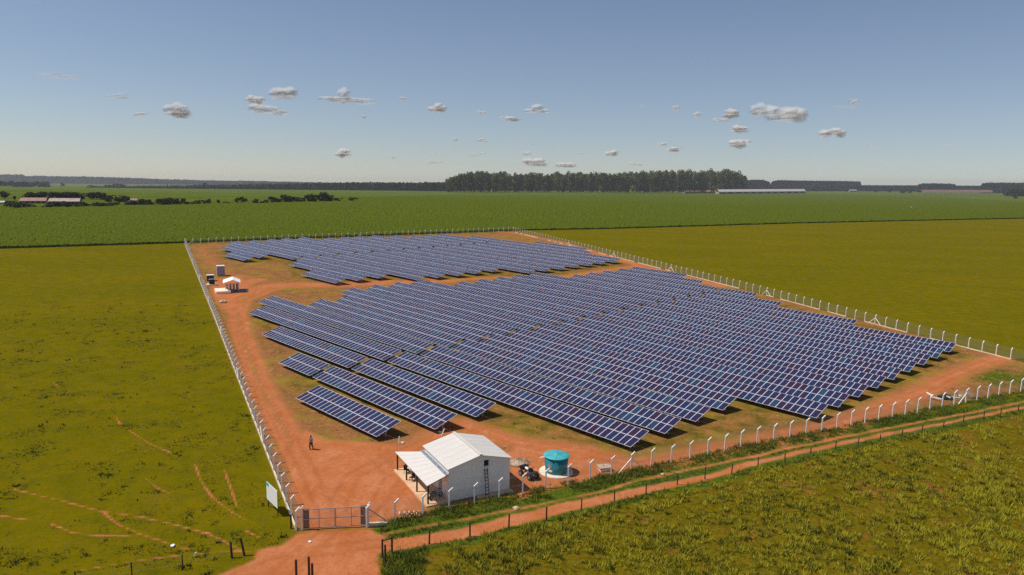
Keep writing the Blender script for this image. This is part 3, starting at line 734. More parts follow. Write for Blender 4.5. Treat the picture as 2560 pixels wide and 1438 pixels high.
def motorcycle(label, loc, rz, body='black', seat='black', quad=False):
    m = thing('quad_bike' if quad else 'motorcycle', label, 'quad bike' if quad else 'motorcycle', loc, rz)
    wr = 0.3
    for x in (-0.62, 0.62):
        for y in ((-0.4, 0.4) if quad else (0,)):
            b = MB(); b.wheel((x, y, wr), wr, 0.24 if quad else 0.12, (0, 1, 0)); w = b.build('wheel', 'rubber', m, True)
            b = MB(); b.wheel((x, y, wr), wr*0.5, 0.26 if quad else 0.135, (0, 1, 0), 10); b.build('hub', 'steel', w)
    b = MB(); b.tube([(-0.55, 0, 0.35), (-0.2, 0, 0.42), (0.25, 0, 0.45), (0.55, 0, 0.6)], [0.1, 0.17, 0.17, 0.07], 8); b.build('engine', 'steel_dark', m, True)
    b = MB(); b.tube([(-0.75, 0, 0.72), (-0.4, 0, 0.76), (0.05, 0, 0.74)], [0.10, 0.14, 0.12], 8); b.build('seat', seat, m, True)
    b = MB(); b.tube([(0.0, 0, 0.78), (0.25, 0, 0.86), (0.5, 0, 0.82)], [0.12, 0.17, 0.1], 8); b.build('fuel_tank', body, m, True)
    b = MB(); b.tube([(0.5, 0, 0.4), (0.45, 0, 0.9), (0.42, 0, 1.02)], 0.04, 6); b.tube([(0.35, -0.35, 1.05), (0.43, 0, 1.0), (0.35, 0.35, 1.05)], 0.025, 6); b.build('handlebar', 'black', m)
    if quad:
        for x in (-0.62, 0.62):
            b = MB(); b.tube([(x-0.38, 0, 0.62), (x, 0, 0.72), (x+0.34, 0, 0.6)], [0.3, 0.5, 0.25], 8); 
            for i in range(len(b.v)): b.v[i] = (b.v[i][0], b.v[i][1], 0.66+(b.v[i][2]-0.66)*0.18)
            b.build('mudguard', 'black', m, True)
        b = MB(); b.box((-0.72, 0, 0.86), (0.5, 0.75, 0.05)); b.build('luggage_rack', 'black', m)
    return m
motorcycle('black motorcycle parked in the shade under the veranda by the house wall', H(-1.0, 0.95, 0.17), hrot+0.3, 'steel')
motorcycle('black quad bike with a white seat between the house and the water tank', at(1322, 1193), R(-52), 'black', 'plastic_white', True).scale = (1.25, 1.25, 1.2)
# chairs and sack on the veranda
def chair(label, loc, rz):
    c = thing('chair', label, 'chair', loc, rz, 'dark chairs on the veranda')
    b = MB(); b.box((0, 0, 0.43), (0.46, 0.46, 0.05)); b.build('seat', 'rubber', c)
    b = MB(); b.box((0, 0.22, 0.70), (0.46, 0.05, 0.5)); b.build('backrest', 'rubber', c)
    for x in (-0.2, 0.2):
        for y in (-0.2, 0.2):
            b = MB(); b.beam((x, y, 0), (x, y, 0.42), 0.04); b.build('leg', 'rubber', c)
chair('dark chair at the far end of the veranda, beside the rearmost post', H(-1.6, 8.2, 0.17), hrot+0.6)
chair('dark chair further forward on the veranda, past the second post', H(-1.75, 6.0, 0.17), hrot-1.2)
t_ = thing('table', 'white plastic table under the back of the veranda roof', 'table', H(-1.0, 7.4, 0.17), hrot)
b = MB(); b.lathe([(0.45, 0.70), (0.45, 0.74)], n=16); b.build('tabletop', 'plastic_white', t_)
for a in range(4):
    b = MB(); b.beam((0.3*math.cos(a*1.57+.7), 0.3*math.sin(a*1.57+.7), 0), (0.2*math.cos(a*1.57+.7), 0.2*math.sin(a*1.57+.7), 0.7), 0.05); b.build('leg', 'plastic_white', t_)
# stacked clay tiles near the fence
ts = thing('roof_tile_stack', 'two rows of clay roof tiles stacked between the first fence posts', 'tiles', at(1024, 1288), R(12))
b = MB(); b.tube([(0, -0.2, 0.09), (0, 0.2, 0.09)], [0.1, 0.08], 8); TM = b.mesh('tile', 'brick'); TM2 = b.mesh('tile', 'slab')
for r in range(3):
    for i in range(9): link('tile', TM if (i+r) % 2 else TM2, ts, ((i-4)*0.24, (r-1)*0.42, 0), (random.uniform(-0.15, 0.15), 0, random.uniform(-0.1, 0.1)))

# ------------------------------------------------------------------ water tank
tk = at(1390, 1180.5)
T = thing('water_tank', 'teal plastic water tank with a domed lid on a pale concrete pad', 'water tank', tk)
b = MB(); b.lathe([(1.22, 0.16), (1.25, 0.4), (1.40, 2.05)], n=36); tb = b.build('tank_body', 'teal', T, True)
b = MB(); b.lathe([(1.47, 2.0), (1.50, 2.06), (1.47, 2.11), (0.9, 2.20), (0.22, 2.27), (0.20, 2.31), (0.05, 2.32)], n=36); lid = b.build('lid', 'teal_lid', T, True)
for i in range(6):
    a = i*1.047+0.4; b = MB(); b.beam((0.35*math.cos(a), 0.35*math.sin(a), 2.265), (1.3*math.cos(a), 1.3*math.sin(a), 2.155), 0.07, 0.05); b.build('rib', 'teal_lid', lid)
def sticker(a0, a1, z0, z1, mat, nm):
    b = MB()
    for i in range(5):
        p = a0+(a1-a0)*i/5; q_ = a0+(a1-a0)*(i+1)/5; r0 = 1.262+(z0-0.4)*0.0909; r1 = 1.262+(z1-0.4)*0.0909
        b.quad((r0*math.cos(p), r0*math.sin(p), z0), (r0*math.cos(q_), r0*math.sin(q_), z0), (r1*math.cos(q_), r1*math.sin(q_), z1), (r1*math.cos(p), r1*math.sin(p), z1))
    b.build(nm, mat, T)
sticker(R(218), R(244), 0.95, 1.40, 'cabinet', 'printed_label'); sticker(R(222), R(246), 0.45, 0.72, 'plastic_white', 'printed_label')
b = MB(); b.tube([(-1.3, -0.3, 1.9), (-1.75, -0.35, 1.88)], 0.09, 8); b.tube([(-1.75, -0.35, 1.88), (-1.9, -0.3, 1.8)], 0.06, 8); b.build('inlet_pipe', 'plastic_white', T)
b = MB(); b.lathe([(1.95, -0.1), (1.95, 0.13)], n=20); b.build('concrete_pad', 'pad', T)

# ------------------------------------------------------------------ sign board by the left fence
s0 = on_z(667.5, 1246, 0.85); s1 = on_z(694.2, 1271.3, 0.85)
d = s1-s0; sg = thing('sign_board', 'white notice board on legs standing in the grass by the left fence', 'sign', Vector((s0.x, s0.y, 0)), math.atan2(d.y, d.x))
L_ = d.length
b = MB(); b.box((L_/2, 0, 1.75), (L_, 0.05, 1.85)); bd = b.build('board', 'plastic_white', sg)
b = MB(); b.quad((0.0, -0.03, 2.3), (L_*0.25, -0.03, 2.3), (L_*0.25, -0.03, 2.67), (0, -0.03, 2.67)); b.quad((0.0, 0.03, 2.3), (L_*0.25, 0.03, 2.3), (L_*0.25, 0.03, 2.67), (0, 0.03, 2.67)); b.build('teal_corner', 'teal_lid', bd)
for x in (0.15, L_-0.15):
    b = MB(); b.box((x, 0.06, 1.2), (0.09, 0.09, 2.4)); b.build('leg', 'post_wood', sg)
st = thing('stub_wall', 'short dark post and rail beside the gate corner', 'post', at(728, 1322))
b = MB(); b.box((0, 0, 0.7), (0.14, 0.14, 1.5)); b.build('post', 'post_wood', st)

# ------------------------------------------------------------------ person walking on the red yard
def skin_body(name, verts, edges, radii, parent, mat, root=0, sub=2):
    me = bpy.data.meshes.new(name); me.from_pydata(verts, edges, []); me.materials.append(M[mat])
    o = link(name, me, parent); md = o.modifiers.new('skin', 'SKIN'); md.use_smooth_shade = True
    for i, r in enumerate(radii):
        me.skin_vertices[0].data[i].radius = (r, r) if not isinstance(r, tuple) else r
        me.skin_vertices[0].data[i].use_root = (i == root)
    ss = o.modifiers.new('sub', 'SUBSURF'); ss.levels = sub; ss.render_levels = sub
    return o
pp = thing('person', 'person in a teal shirt and dark trousers walking across the red yard', 'person', at(778, 1124), R(150))
V_ = [(0, 0, 0.95), (0, 0, 1.12), (0, 0.0, 1.32), (0, 0.0, 1.45), (0, 0.01, 1.53), (0, 0.02, 1.60), (0, 0.02, 1.70),
      (0.10, 0, 0.90), (0.12, 0.14, 0.50), (0.12, 0.06, 0.09), (0.12, 0.22, 0.04),
      (-0.10, 0, 0.90), (-0.12, -0.04, 0.50), (-0.12, -0.25, 0.12), (-0.12, -0.10, 0.05),
      (0.19, 0, 1.42), (0.26, -0.05, 1.15), (0.22, 0.14, 1.00), (-0.19, 0, 1.42), (-0.27, 0.02, 1.15), (-0.22, 0.18, 1.04)]
E_ = [(0, 1), (1, 2), (2, 3), (3, 4), (4, 5), (5, 6), (0, 7), (7, 8), (8, 9), (9, 10), (0, 11), (11, 12), (12, 13), (13, 14), (3, 15), (15, 16), (16, 17), (3, 18), (18, 19), (19, 20)]
Rr = [(0.15, 0.11), (0.14, 0.10), (0.17, 0.12), (0.12, 0.09), 0.055, 0.085, 0.085, 0.10, 0.07, 0.05, 0.045, 0.10, 0.07, 0.05, 0.045, 0.065, 0.048, 0.035, 0.065, 0.048, 0.035]
skin_body('body', V_, E_, Rr, pp, 'skin')
sv = [(0, 0, 1.02), (0, 0, 1.15), (0, 0, 1.33), (0, 0, 1.44), (0.19, 0, 1.42), (0.25, -0.04, 1.22), (-0.19, 0, 1.42), (-0.26, 0.01, 1.22)]
skin_body('shirt', sv, [(0, 1), (1, 2), (2, 3), (3, 4), (4, 5), (3, 6), (6, 7)], [(0.175, 0.135), (0.17, 0.13), (0.195, 0.145), (0.14, 0.11), 0.085, 0.075, 0.085, 0.075], pp, 'shirt')
tv = [(0, 0, 0.98), (0.10, 0, 0.88), (0.12, 0.14, 0.50), (0.12, 0.06, 0.12), (-0.10, 0, 0.88), (-0.12, -0.04, 0.50), (-0.12, -0.25, 0.15)]
skin_body('trousers', tv, [(0, 1), (1, 2), (2, 3), (0, 4), (4, 5), (5, 6)], [(0.165, 0.13), 0.12, 0.09, 0.075, 0.12, 0.09, 0.075], pp, 'trousers')
b = MB(); b.lathe([(0.10, 1.66), (0.105, 1.72), (0.09, 1.78), (0.03, 1.81)], (0, 0.02, 0), 12); b.build('hair', 'black', pp, True)
for s in (-0.03, 0.03):
    b = MB(); b.lathe([(0.008, 1.66), (0.012, 1.668), (0.008, 1.676)], (s, 0.105, 0), 6); b.build('eye', 'black', pp)
b = MB(); b.lathe([(0.012, 1.62), (0.016, 1.63), (0.006, 1.66)], (0, 0.108, 0), 6); b.build('nose', 'skin', pp)
for s in (-0.12, 0.12):
    b = MB(); b.box((s, 0.08 if s > 0 else -0.2, 0.05), (0.1, 0.26, 0.09)); b.build('shoe', 'black', pp)

# ------------------------------------------------------------------ small station beside the left fence
def stp(px, py): return at(px, py)
k0 = stp(553, 727); sang = YAW+math.atan2(-0.33, 1.0)+R(90)-R(90)
S0 = stp(541, 735.5); S1 = stp(568, 734); srot = math.atan2((S1-S0).y, (S1-S0).x)
# pale slab
sb_ = thing('concrete_block', 'low pale concrete platform beside the small open shelter', 'platform', S0, srot)
bw = (S1-S0).length+0.9; b = MB(); b.box((bw/2, 2.6, 0.3), (bw, 5.2, 0.62)); b.build('block', 'pad', sb_)
SHO = stp(563.5, 732)
sh = thing('open_shelter', 'open shelter with a bright white gable roof over inverter cabinets', 'shelter', SHO, srot-R(6))
shw, shd = 3.3, 4.6
b = MB(); b.box((shw/2+1.0, shd/2-0.6, 0.06), (shw+2.4, shd+0.2, 0.2)); b.build('floor_slab', 'cabinet_dark', sh)  # slab run out to the right; its dark colour partly stands for cast shadow
for x in (0.1, shw-0.1):
    for y in (0.1, shd-0.1):
        b = MB(); b.box((x, y, 1.3), (0.16, 0.16, 2.5)); b.build('pillar', 'curb', sh)
for s, (xa, xb) in enumerate(((-0.5, shw*0.56), (shw+0.4, shw*0.56))):
    za = 2.55; zb = 3.35
    for i in range(5):
        y0 = -0.4+(shd+0.8)*i/5; y1 = -0.4+(shd+0.8)*(i+1)/5-0.015
        b = MB(); b.quad((xa, y0, za), (xb, y0, zb), (xb, y1, zb), (xa, y1, za)); b.quad((xa, y0, za-0.06), (xa, y1, za-0.06), (xb, y1, zb-0.06), (xb, y0, zb-0.06))
        b.quad((xa, y0, za-0.06), (xb, y0, zb-0.06), (xb, y0, zb), (xa, y0, za)); b.quad((xa, y0, za), (xa, y1, za), (xa, y1, za-0.06), (xa, y0, za-0.06)); b.build('roof_panel', 'roof_bright', sh)
def cab(label, loc, rz, size, mat='cabinet', top='plastic_white', grp=None, cat='cabinet'):
    c = thing('electrical_cabinet', label, cat, loc, rz, grp)
    b = MB(); b.box((0, 0, size[2]/2), size); b.build('body', mat, c)
    b = MB(); b.box((0, 0, size[2]+0.04), (size[0]+0.12, size[1]+0.12, 0.08)); b.build('cover', top, c)
    b = MB(); b.box((0, -size[1]/2-0.02, size[2]*0.5), (size[0]*0.8, 0.04, size[2]*0.8)); dr = b.build('door', mat, c)
    b = MB(); b.box((size[0]*0.3, -size[1]/2-0.06, size[2]*0.5), (0.06, 0.05, 0.2)); b.build('handle', 'black', dr)
    return c
for i in range(4):
    p_ = local(srot-R(6), SHO, 0.45+i*0.8, 2.0+0.4*(i % 2), 0.16)
    cab(['leftmost', 'second from left', 'third from left', 'rightmost'][i]+' grey inverter cabinet under the shelter roof', p_, srot, (0.5, 0.5, 1.7), 'cabinet', 'steel', 'inverter cabinets under the shelter')
cab('tall grey metal cabinet with a white top behind the shelter', stp(552, 689.5), srot, (2.1, 1.8, 2.9))
cab('dark cabinet with a thin white top near the left fence', stp(526, 702), srot, (1.8, 1.5, 1.6), 'cabinet_dark')
tr_ = thing('transformer', 'green oil transformer on a plinth in front of the dark cabinet', 'transformer', stp(530, 713.5), srot)
b = MB(); b.box((0, 0, 0.2), (2.6, 1.8, 0.4)); b.build('plinth', 'pad', tr_)
b = MB(); b.box((0, 0, 1.0), (1.4, 0.9, 1.2)); b.build('tank', 'cabinet_dark', tr_)
for i in range(6):
    b = MB(); b.box((-0.6+i*0.24, -0.55, 1.0), (0.05, 0.25, 0.9)); b.build('cooling_fin', 'cabinet_dark', tr_)
for i in range(3):
    b = MB(); b.tube([(-0.4+i*0.4, 0, 1.6), (-0.4+i*0.4, 0, 1.95)], [0.08, 0.05], 8); b.build('insulator', 'red', tr_)
b = MB(); b.box((0, 0.2, 1.64), (1.5, 1.0, 0.06)); b.build('cover', 'steel', tr_)

# ------------------------------------------------------------------ small things in and round the compound
def stone(name, label, cat, px, py, size, mat='stone', group=None, seed=1):
    rs = random.Random(seed); b = MB(); pr = []
    b.lathe([(size*0.9, 0), (size*1.0, size*0.3), (size*0.7, size*0.6), (size*0.2, size*0.75)], n=9)
    b.v = [(x*rs.uniform(0.8, 1.2), y*rs.uniform(0.8, 1.2), z*rs.uniform(0.8, 1.2)) for x, y, z in b.v]
    o = b.build(name, mat); o.location = at(px, py); return tag(o, label, cat, group)
pile = rng.normal(0, 1, (1600, 2))*np.array([0.62, 0.5]); pz = 0.62*np.exp(-(pile**2).sum(1)/0.9)*rng.uniform(0.8, 1.1, 1600)
pc = at(1297, 1157)
vv = []; ff = []
for i in range(1600):
    s_0 = random.uniform(0.03, 0.07); c0 = Vector((pile[i][0], pile[i][1], pz[i])); n = len(vv)
    for kx in range(4): vv.append(tuple(c0+Vector((random.uniform(-1, 1), random.uniform(-1, 1), random.uniform(-1, 1)))*s_0))
    ff += [(n, n+1, n+2), (n, n+2, n+3), (n, n+3, n+1), (n+1, n+3, n+2)]
gm = np_mesh('gravel_pile', np.array(vv), np.array(ff), 'stone')
gb = MB(); gb.lathe([(1.35, -0.02), (0.95, 0.22), (0.5, 0.46), (0.05, 0.60)], n=18)
gp = thing('gravel_pile', 'pinkish heap of gravel behind the right corner of the house', 'gravel', pc)
gp['kind'] = 'stuff'; link('gravel', gm, gp); gb.build('heap_core', 'stone', gp, True)
mh = thing('concrete_chamber', 'low tan concrete cable chamber with a lid beside the front fence', 'chamber', at(1511, 1176), R(15))
b = MB(); b.box((0, 0, 0.2), (1.25, 0.95, 0.45)); b.build('box', 'pad', mh)
b = MB(); b.box((0, 0.03, 0.47), (1.55, 1.2, 0.09)); b.build('lid', 'stone', mh); b = MB(); b.box((-0.1, 0.1, 0.55), (0.2, 0.12, 0.08)); b.build('handle', 'steel', mh)
def vent(label, px, py, lean, px2, py2):
    v = thing('vent_pipe', label, 'pipe', at(px, py)); b = MB(); b.tube([(0, 0, 0), (lean, 0.05, 0.9)], 0.075, 8); b.build('pipe', 'plastic_white', v)
    c = thing('cap_disc', label.replace('pipe', 'cap').replace('standing', 'lying').replace('leaning', 'lying'), 'cap', at(px2, py2)); b = MB(); b.lathe([(0.24, 0), (0.26, 0.08), (0.2, 0.16), (0.05, 0.2)], n=12); b.build('disc', 'plastic_white', c)
vent('short white pipe standing by the end of the front solar table', 998, 1109, 0.0, 1006, 1108)
vent('short white pipe leaning behind the roof of the white house', 1104, 1089, 0.35, 1100, 1081)
stone('stone', 'white stone on the red road outside the gate', 'stone', 775, 1355, 0.16, 'plastic_white', seed=2)
stone('stone', 'white stone lying beside a cattle path in the left pasture', 'stone', 432, 1365, 0.22, 'plastic_white', seed=3)
stone('stone', 'pale rock on the dirt by the left inner track', 'stone', 558, 756, 0.9, seed=4)
stone('stone', 'pale slab of stone on the verge below the house', 'stone', 1290, 1272, 0.35, seed=5)
stone('stone', 'pale stone on the verge past the braced post', 'stone', 1657, 1187, 0.25, seed=6)
sp_w = thing('marker_post', 'short leaning white marker post by the bottom left path', 'post', at(486, 1393)); b = MB(); b.beam((0, 0, 0), (0.12, 0.05, 0.42), 0.11); b.build('post', 'plastic_white', sp_w)
# broken posts and dark tarp at the right
db = thing('rubble_heap', 'heap of broken white posts and black sheet by the right end fence', 'rubble', at(2362, 998))
rr = random.Random(3)
for i in range(7):
    b = MB(); a = rr.uniform(0, 6.28); c0 = Vector((rr.uniform(-2.2, 2.6), rr.uniform(-0.8, 0.8), rr.uniform(0.1, 0.5))); ln = rr.uniform(0.3, 0.8)
    b.beam(c0-Vector((math.cos(a)*ln, math.sin(a)*ln, -0.15)), c0+Vector((math.cos(a)*ln, math.sin(a)*ln, rr.uniform(0, 0.4))), 0.16); b.build('broken_post', 'concrete_white', db)
b = MB(); b.lathe([(0.9, 0), (0.95, 0.25), (0.6, 0.5), (0.1, 0.62)], (0.2, 0.4, 0), 9); b.v = [(x*rr.uniform(0.7, 1.3), y*rr.uniform(0.7, 1.2), z*rr.uniform(0.7, 1.3)) for x, y, z in b.v]; b.build('black_sheet', 'black', db)
dm = MB(); dm.lathe([(1.6, -0.05), (1.2, 0.35), (0.7, 0.62), (0.1, 0.75)], n=14); dm.v = [(x*rr.uniform(0.85, 1.15), y*rr.uniform(0.85, 1.15), z*rr.uniform(0.9, 1.1)) for x, y, z in dm.v]
dmo = dm.build('earth_mound', 'earth', None, True); dmo.location = at(2418, 990); tag(dmo, 'brown mound of earth behind the right end fence posts', 'mound')

# wooden posts: road fence on the right, corral posts at the bottom
def wood_post(parent, loc, hgt, lean=(0, 0), r=0.075):
    b = MB(); b.tube([(0, 0, -0.1), (lean[0]*0.5, lean[1]*0.5, hgt*0.5), (lean[0], lean[1], hgt)], [r, r*0.95, r*0.9], 7); o = b.build('post', 'post_wood', parent); o.location = loc; return o
px_posts = [(1073, 1362), (1175, 1341), (1272, 1321), (1366, 1300), (1453, 1280), (1536, 1257), (1615, 1238), (1693, 1211), (1762, 1198), (1829, 1184), (1895, 1166), (1962, 1157), (2026, 1142), (2088, 1124), (2145, 1115), (2200, 1106), (2254, 1095), (2305, 1082), (2358, 1070), (2408, 1058), (2459, 1047), (2501, 1038), (2545, 1029), (2590, 1018)]
wp = [at(*q_) for q_ in px_posts]
wf = thing('wire_fence', 'thin wooden post and wire fence along the lower dirt track', 'fence', wp[0])
for i, p in enumerate(wp): wood_post(wf, p-wp[0], random.uniform(1.25, 1.5) if i < 9 else random.uniform(1.0, 1.2), (random.uniform(-0.06, 0.06), random.uniform(-0.05, 0.05)), 0.085 if i < 4 else 0.07)
b = MB()
for a, c in zip(wp[:-1], wp[1:]):
    for zz in (0.4, 0.75, 1.1): b.beam(a-wp[0]+Vector((0, 0, zz)), c-wp[0]+Vector((0, 0, zz)), 0.008)
b.build('wire', 'steel', wf)
cg = thing('corner_posts', 'three dark wooden gate posts with a crossbar at the track entrance', 'gateposts', at(958, 1405))
c0 = at(958, 1405)
for q_, hh in (((956, 1394), 1.75), ((963, 1407), 1.7), ((980, 1383), 1.6)): wood_post(cg, at(*q_)-c0, hh, (0, 0), 0.1)
b = MB(); b.beam(at(957, 1394)-c0+Vector((0, 0, 1.6)), at(980, 1383)-c0+Vector((0, 0, 1.45)), 0.08); b.build('crossbar', 'post_wood', cg)
for lab, lst in (('two thick leaning wooden posts beside the entrance road at lower left', [((580, 1397), 1.55, (-0.12, 0.1)), ((612, 1391), 1.7, (-0.35, 0.1))]),
                 ('pair of dark wooden posts at the bottom edge of the red road', [((741, 1452), 1.9, (0, 0)), ((773, 1450), 2.1, (0, 0)), ((781, 1447), 1.4, (0, 0))])):
    c0 = at(*lst[0][0]); t = thing('gate_posts', lab, 'gateposts', c0)
    for q_, hh, ln in lst: wood_post(t, at(*q_)-c0, hh, ln, 0.11)
lw = [at(*q_) for q_ in ((577, 1399), (457, 1423), (330, 1443), (190, 1466), (40, 1490))]
lf = thing('wire_fence', 'sparse old wire fence running off the lower left corner', 'fence', lw[0])
for p in lw[1:]: wood_post(lf, p-lw[0], 1.35, (0, 0), 0.06)
b = MB()
for a, c in zip(lw[:-1], lw[1:]):
    for zz in (0.5, 1.0): b.beam(a-lw[0]+Vector((0, 0, zz)), c-lw[0]+Vector((0, 0, zz)), 0.008)
b.build('wire', 'steel', lf)

# ------------------------------------------------------------------ grass: blades in tufts (uncountable)
def tufts(name, pts, hs, mat, label, nbl=9, spread=0.5, width=0.12, tint=None):
    n = len(pts); V = np.zeros((n, nbl, 3, 3), np.float32)
    ang = rng.uniform(0, 2*np.pi, (n, nbl)); rad = rng.uniform(0, 1, (n, nbl))*spread*0.45
    hh = hs[:, None]*rng.uniform(0.55, 1.15, (n, nbl)); lean = rng.uniform(0.15, 0.75, (n, nbl))*hs[:, None]
    bx = pts[:, 0][:, None]+np.cos(ang)*rad*hs[:, None]*2; by = pts[:, 1][:, None]+np.sin(ang)*rad*hs[:, None]*2; bz = pts[:, 2][:, None]-0.03+0*bx
    wv = width*hs[:, None]*rng.uniform(0.7, 1.4, (n, nbl)); pa = rng.uniform(0, np.pi, (n, nbl))
    V[:, :, 0] = np.stack([bx-np.cos(pa)*wv, by-np.sin(pa)*wv, bz], -1)
    V[:, :, 1] = np.stack([bx+np.cos(pa)*wv, by+np.sin(pa)*wv, bz], -1)
    V[:, :, 2] = np.stack([bx+np.cos(ang)*lean, by+np.sin(ang)*lean, bz+hh], -1)
    base = rng.beta(2.0, 2.0, n) if tint is None else tint
    t = np.clip(base[:, None, None]+rng.normal(0, 0.10, (n, nbl, 1))+np.array([-0.12, -0.12, 0.15])[None, None], 0, 1)
    me = np_mesh(name, V.reshape(-1, 3), np.arange(n*nbl*3, dtype=np.int32).reshape(-1, 3), mat, t.reshape(-1))
    return tag(link(name, me), label, 'grass', kind='stuff')
def vn(x, y, s, seed):
    r = np.random.default_rng(seed).uniform(0, 1, (64, 64)); gx = x/s; gy = y/s
    i = np.floor(gx).astype(int); j = np.floor(gy).astype(int); fx = gx-i; fy = gy-j; fx = fx*fx*(3-2*fx); fy = fy*fy*(3-2*fy)
    g_ = lambda a, b_: r[a % 64, b_ % 64]
    return (g_(i, j)*(1-fx)+g_(i+1, j)*fx)*(1-fy)+(g_(i, j+1)*(1-fx)+g_(i+1, j+1)*fx)*fy
def scatter(n, x0, x1, y0, y1):
    x = rng.uniform(x0, x1, n); y = y0*np.exp(rng.uniform(0, 1, n)*math.log(y1/y0)); return x, y
wirep = np.array([[p.x, p.y] for p in wp])
# right hand rough field
x, y = scatter(64000, -20, 150, 46, 170)
keep = (np.abs(x) < 0.74*y+6)
dl_ = dist_poly(x, y, lane_low); comp = sgn_poly(x, y, compound)
ycol = np.interp(x, wirep[:, 0], wirep[:, 1], left=0)
keep &= (y < ycol-0.25) & (x > at(952, 1400).x) & (comp < -1) & (dl_ > 1.3)
cl = vn(x, y, 1.1, 1)*0.6+vn(x, y, 3.5, 2)*0.4; bareP = vn(x, y, 6, 3)*0.6+vn(x, y, 2.2, 9)*0.4
keep &= rng.uniform(0, 1, len(x)) < np.clip((cl-0.26)*3.4, 0.10, 1)*np.clip((0.80-bareP)*6, 0.03, 1)
x, y, cl = x[keep], y[keep], cl[keep]
tn = np.clip(np.where(rng.uniform(0, 1, len(x)) < 0.22, 0.12, 0.84)+(vn(x, y, 9, 5)-0.5)*0.4+rng.normal(0, 0.16, len(x)), 0, 1)  # a share of tufts is tinted dark to stand for shadow between clumps
tufts('rough_grass', np.stack([x, y, x*0], -1), rng.uniform(0.26, 0.58, len(x))*(0.7+cl*0.6), 'grass', 'tufted yellow green rough grass in the lower right field', 15, 0.75, 0.10, tn)
# verge between fence and lanes, and between the lanes
x, y = scatter(200000, -20, 130, 55, 190)
comp = sgn_poly(x, y, compound); d1 = dist_poly(x, y, lane_up); d2 = dist_poly(x, y, lane_low); dw = dist_poly(x, y, wirep)
inwire = y > np.interp(x, wirep[:, 0], wirep[:, 1], left=0)
band = (((comp < 0.5) & inwire & (d1 > 0.5) & (d2 > np.interp(x, [-15, 5, 25, 60, 110], [1.4, 1.25, 0.8, 0.6, 0.6]))) | ((dw < 0.8) & (d2 > 1.0)))
band &= (dist_poly(x, y, frontP) < 14)&(sgn_poly(x, y, entry) < -0.5) & (np.abs(x) < 0.74*y+6) & (x > at(945, 1340).x)
pn = vn(x, y, 1.6, 11)*0.6+vn(x, y, 5, 12)*0.4
band &= rng.uniform(0, 1, len(x)) < np.clip((pn-0.20)*3.5, 0.15, 1)
midl = (d1 < 3.0) & (d2 < 3.2) & (comp < -3)
x, y, midl, pn = x[band], y[band], midl[band], pn[band]
hv = np.where(midl, rng.uniform(0.12, 0.28, len(x)), rng.uniform(0.2, 0.50, len(x))*(0.6+pn*0.7))
tufts('verge_grass', np.stack([x, y, x*0], -1), hv, 'lush', 'thick dark green grass on the verge outside the front fence', 9, 0.8, 0.10, np.clip(0.45+(vn(x, y, 1.3, 77)-0.5)*0.8+rng.normal(0, 0.15, len(x)), 0, 1))
# left pasture
x, y = scatter(150000, -110, -8, 44, 170)
comp = sgn_poly(x, y, compound)
keep = (comp < -0.3) & (np.abs(x) < 0.74*y+6) & (sgn_poly(x, y, entry) < -0.3)
for t in trails: keep &= dist_poly(x, y, t) > 0.3
cl = vn(x, y, 0.9, 21)*0.5+vn(x, y, 4, 22)*0.5
keep &= rng.uniform(0, 1, len(x)) < np.clip((cl-0.50)*3.5, 0.02, 1)
x, y = x[keep], y[keep]
dk = vn(x, y, 0.7, 30)
tufts('pasture_grass', np.stack([x, y, x*0], -1), rng.uniform(0.07, 0.20, len(x))*np.where(dk > 0.8, 1.7, 1), 'grass', 'short grass tufts scattered over the left pasture', 5, 1.1, 0.24, np.clip(np.where(dk > 0.8, 0.05, 0.5)+rng.normal(0, 0.13, len(x)), 0, 1))
# weeds inside the compound
x, y = scatter(90000, -120, 140, 60, 300)
comp = sgn_poly(x, y, compound)
keep = comp > 0.5
for t, w_ in ((r_left, 3.2), (r_cross, 4), (r_cross2, 2.4), (r_front, 2.4), (r_left2, 3), (r_front2, 2.3), (r_cross3, 2.6)): keep &= dist_poly(x, y, t) > w_
for t in (yard, yard_b, station): keep &= sgn_poly(x, y, t) < -0.5
hxy = np.array([[H(a_, b_).x, H(a_, b_).y] for a_, b_ in ((-3, -1), (8, -1), (8, 7.5), (-3, 10.5))]); keep &= ~inside(x, y, hxy)
lu = np.clip(1-np.hypot(x-FX(66, 98)[0], y-FX(66, 98)[1])/22, 0, 1)
cl = vn(x, y, 2.0, 41)*0.5+vn(x, y, 7, 42)*0.5+lu*0.25
keep &= rng.uniform(0, 1, len(x)) < np.clip((cl-0.60)*4, 0.015, 1)
x, y = x[keep], y[keep]
tufts('weeds', np.stack([x, y, np.where(y > 250, tzn(x, y), 0)], -1), rng.uniform(0.08, 0.26, len(x)), 'grass', 'low weeds growing between the solar tables and the fence', 6, 1.0, 0.24, np.clip(rng.normal(0.40, 0.25, len(x)), 0, 1))

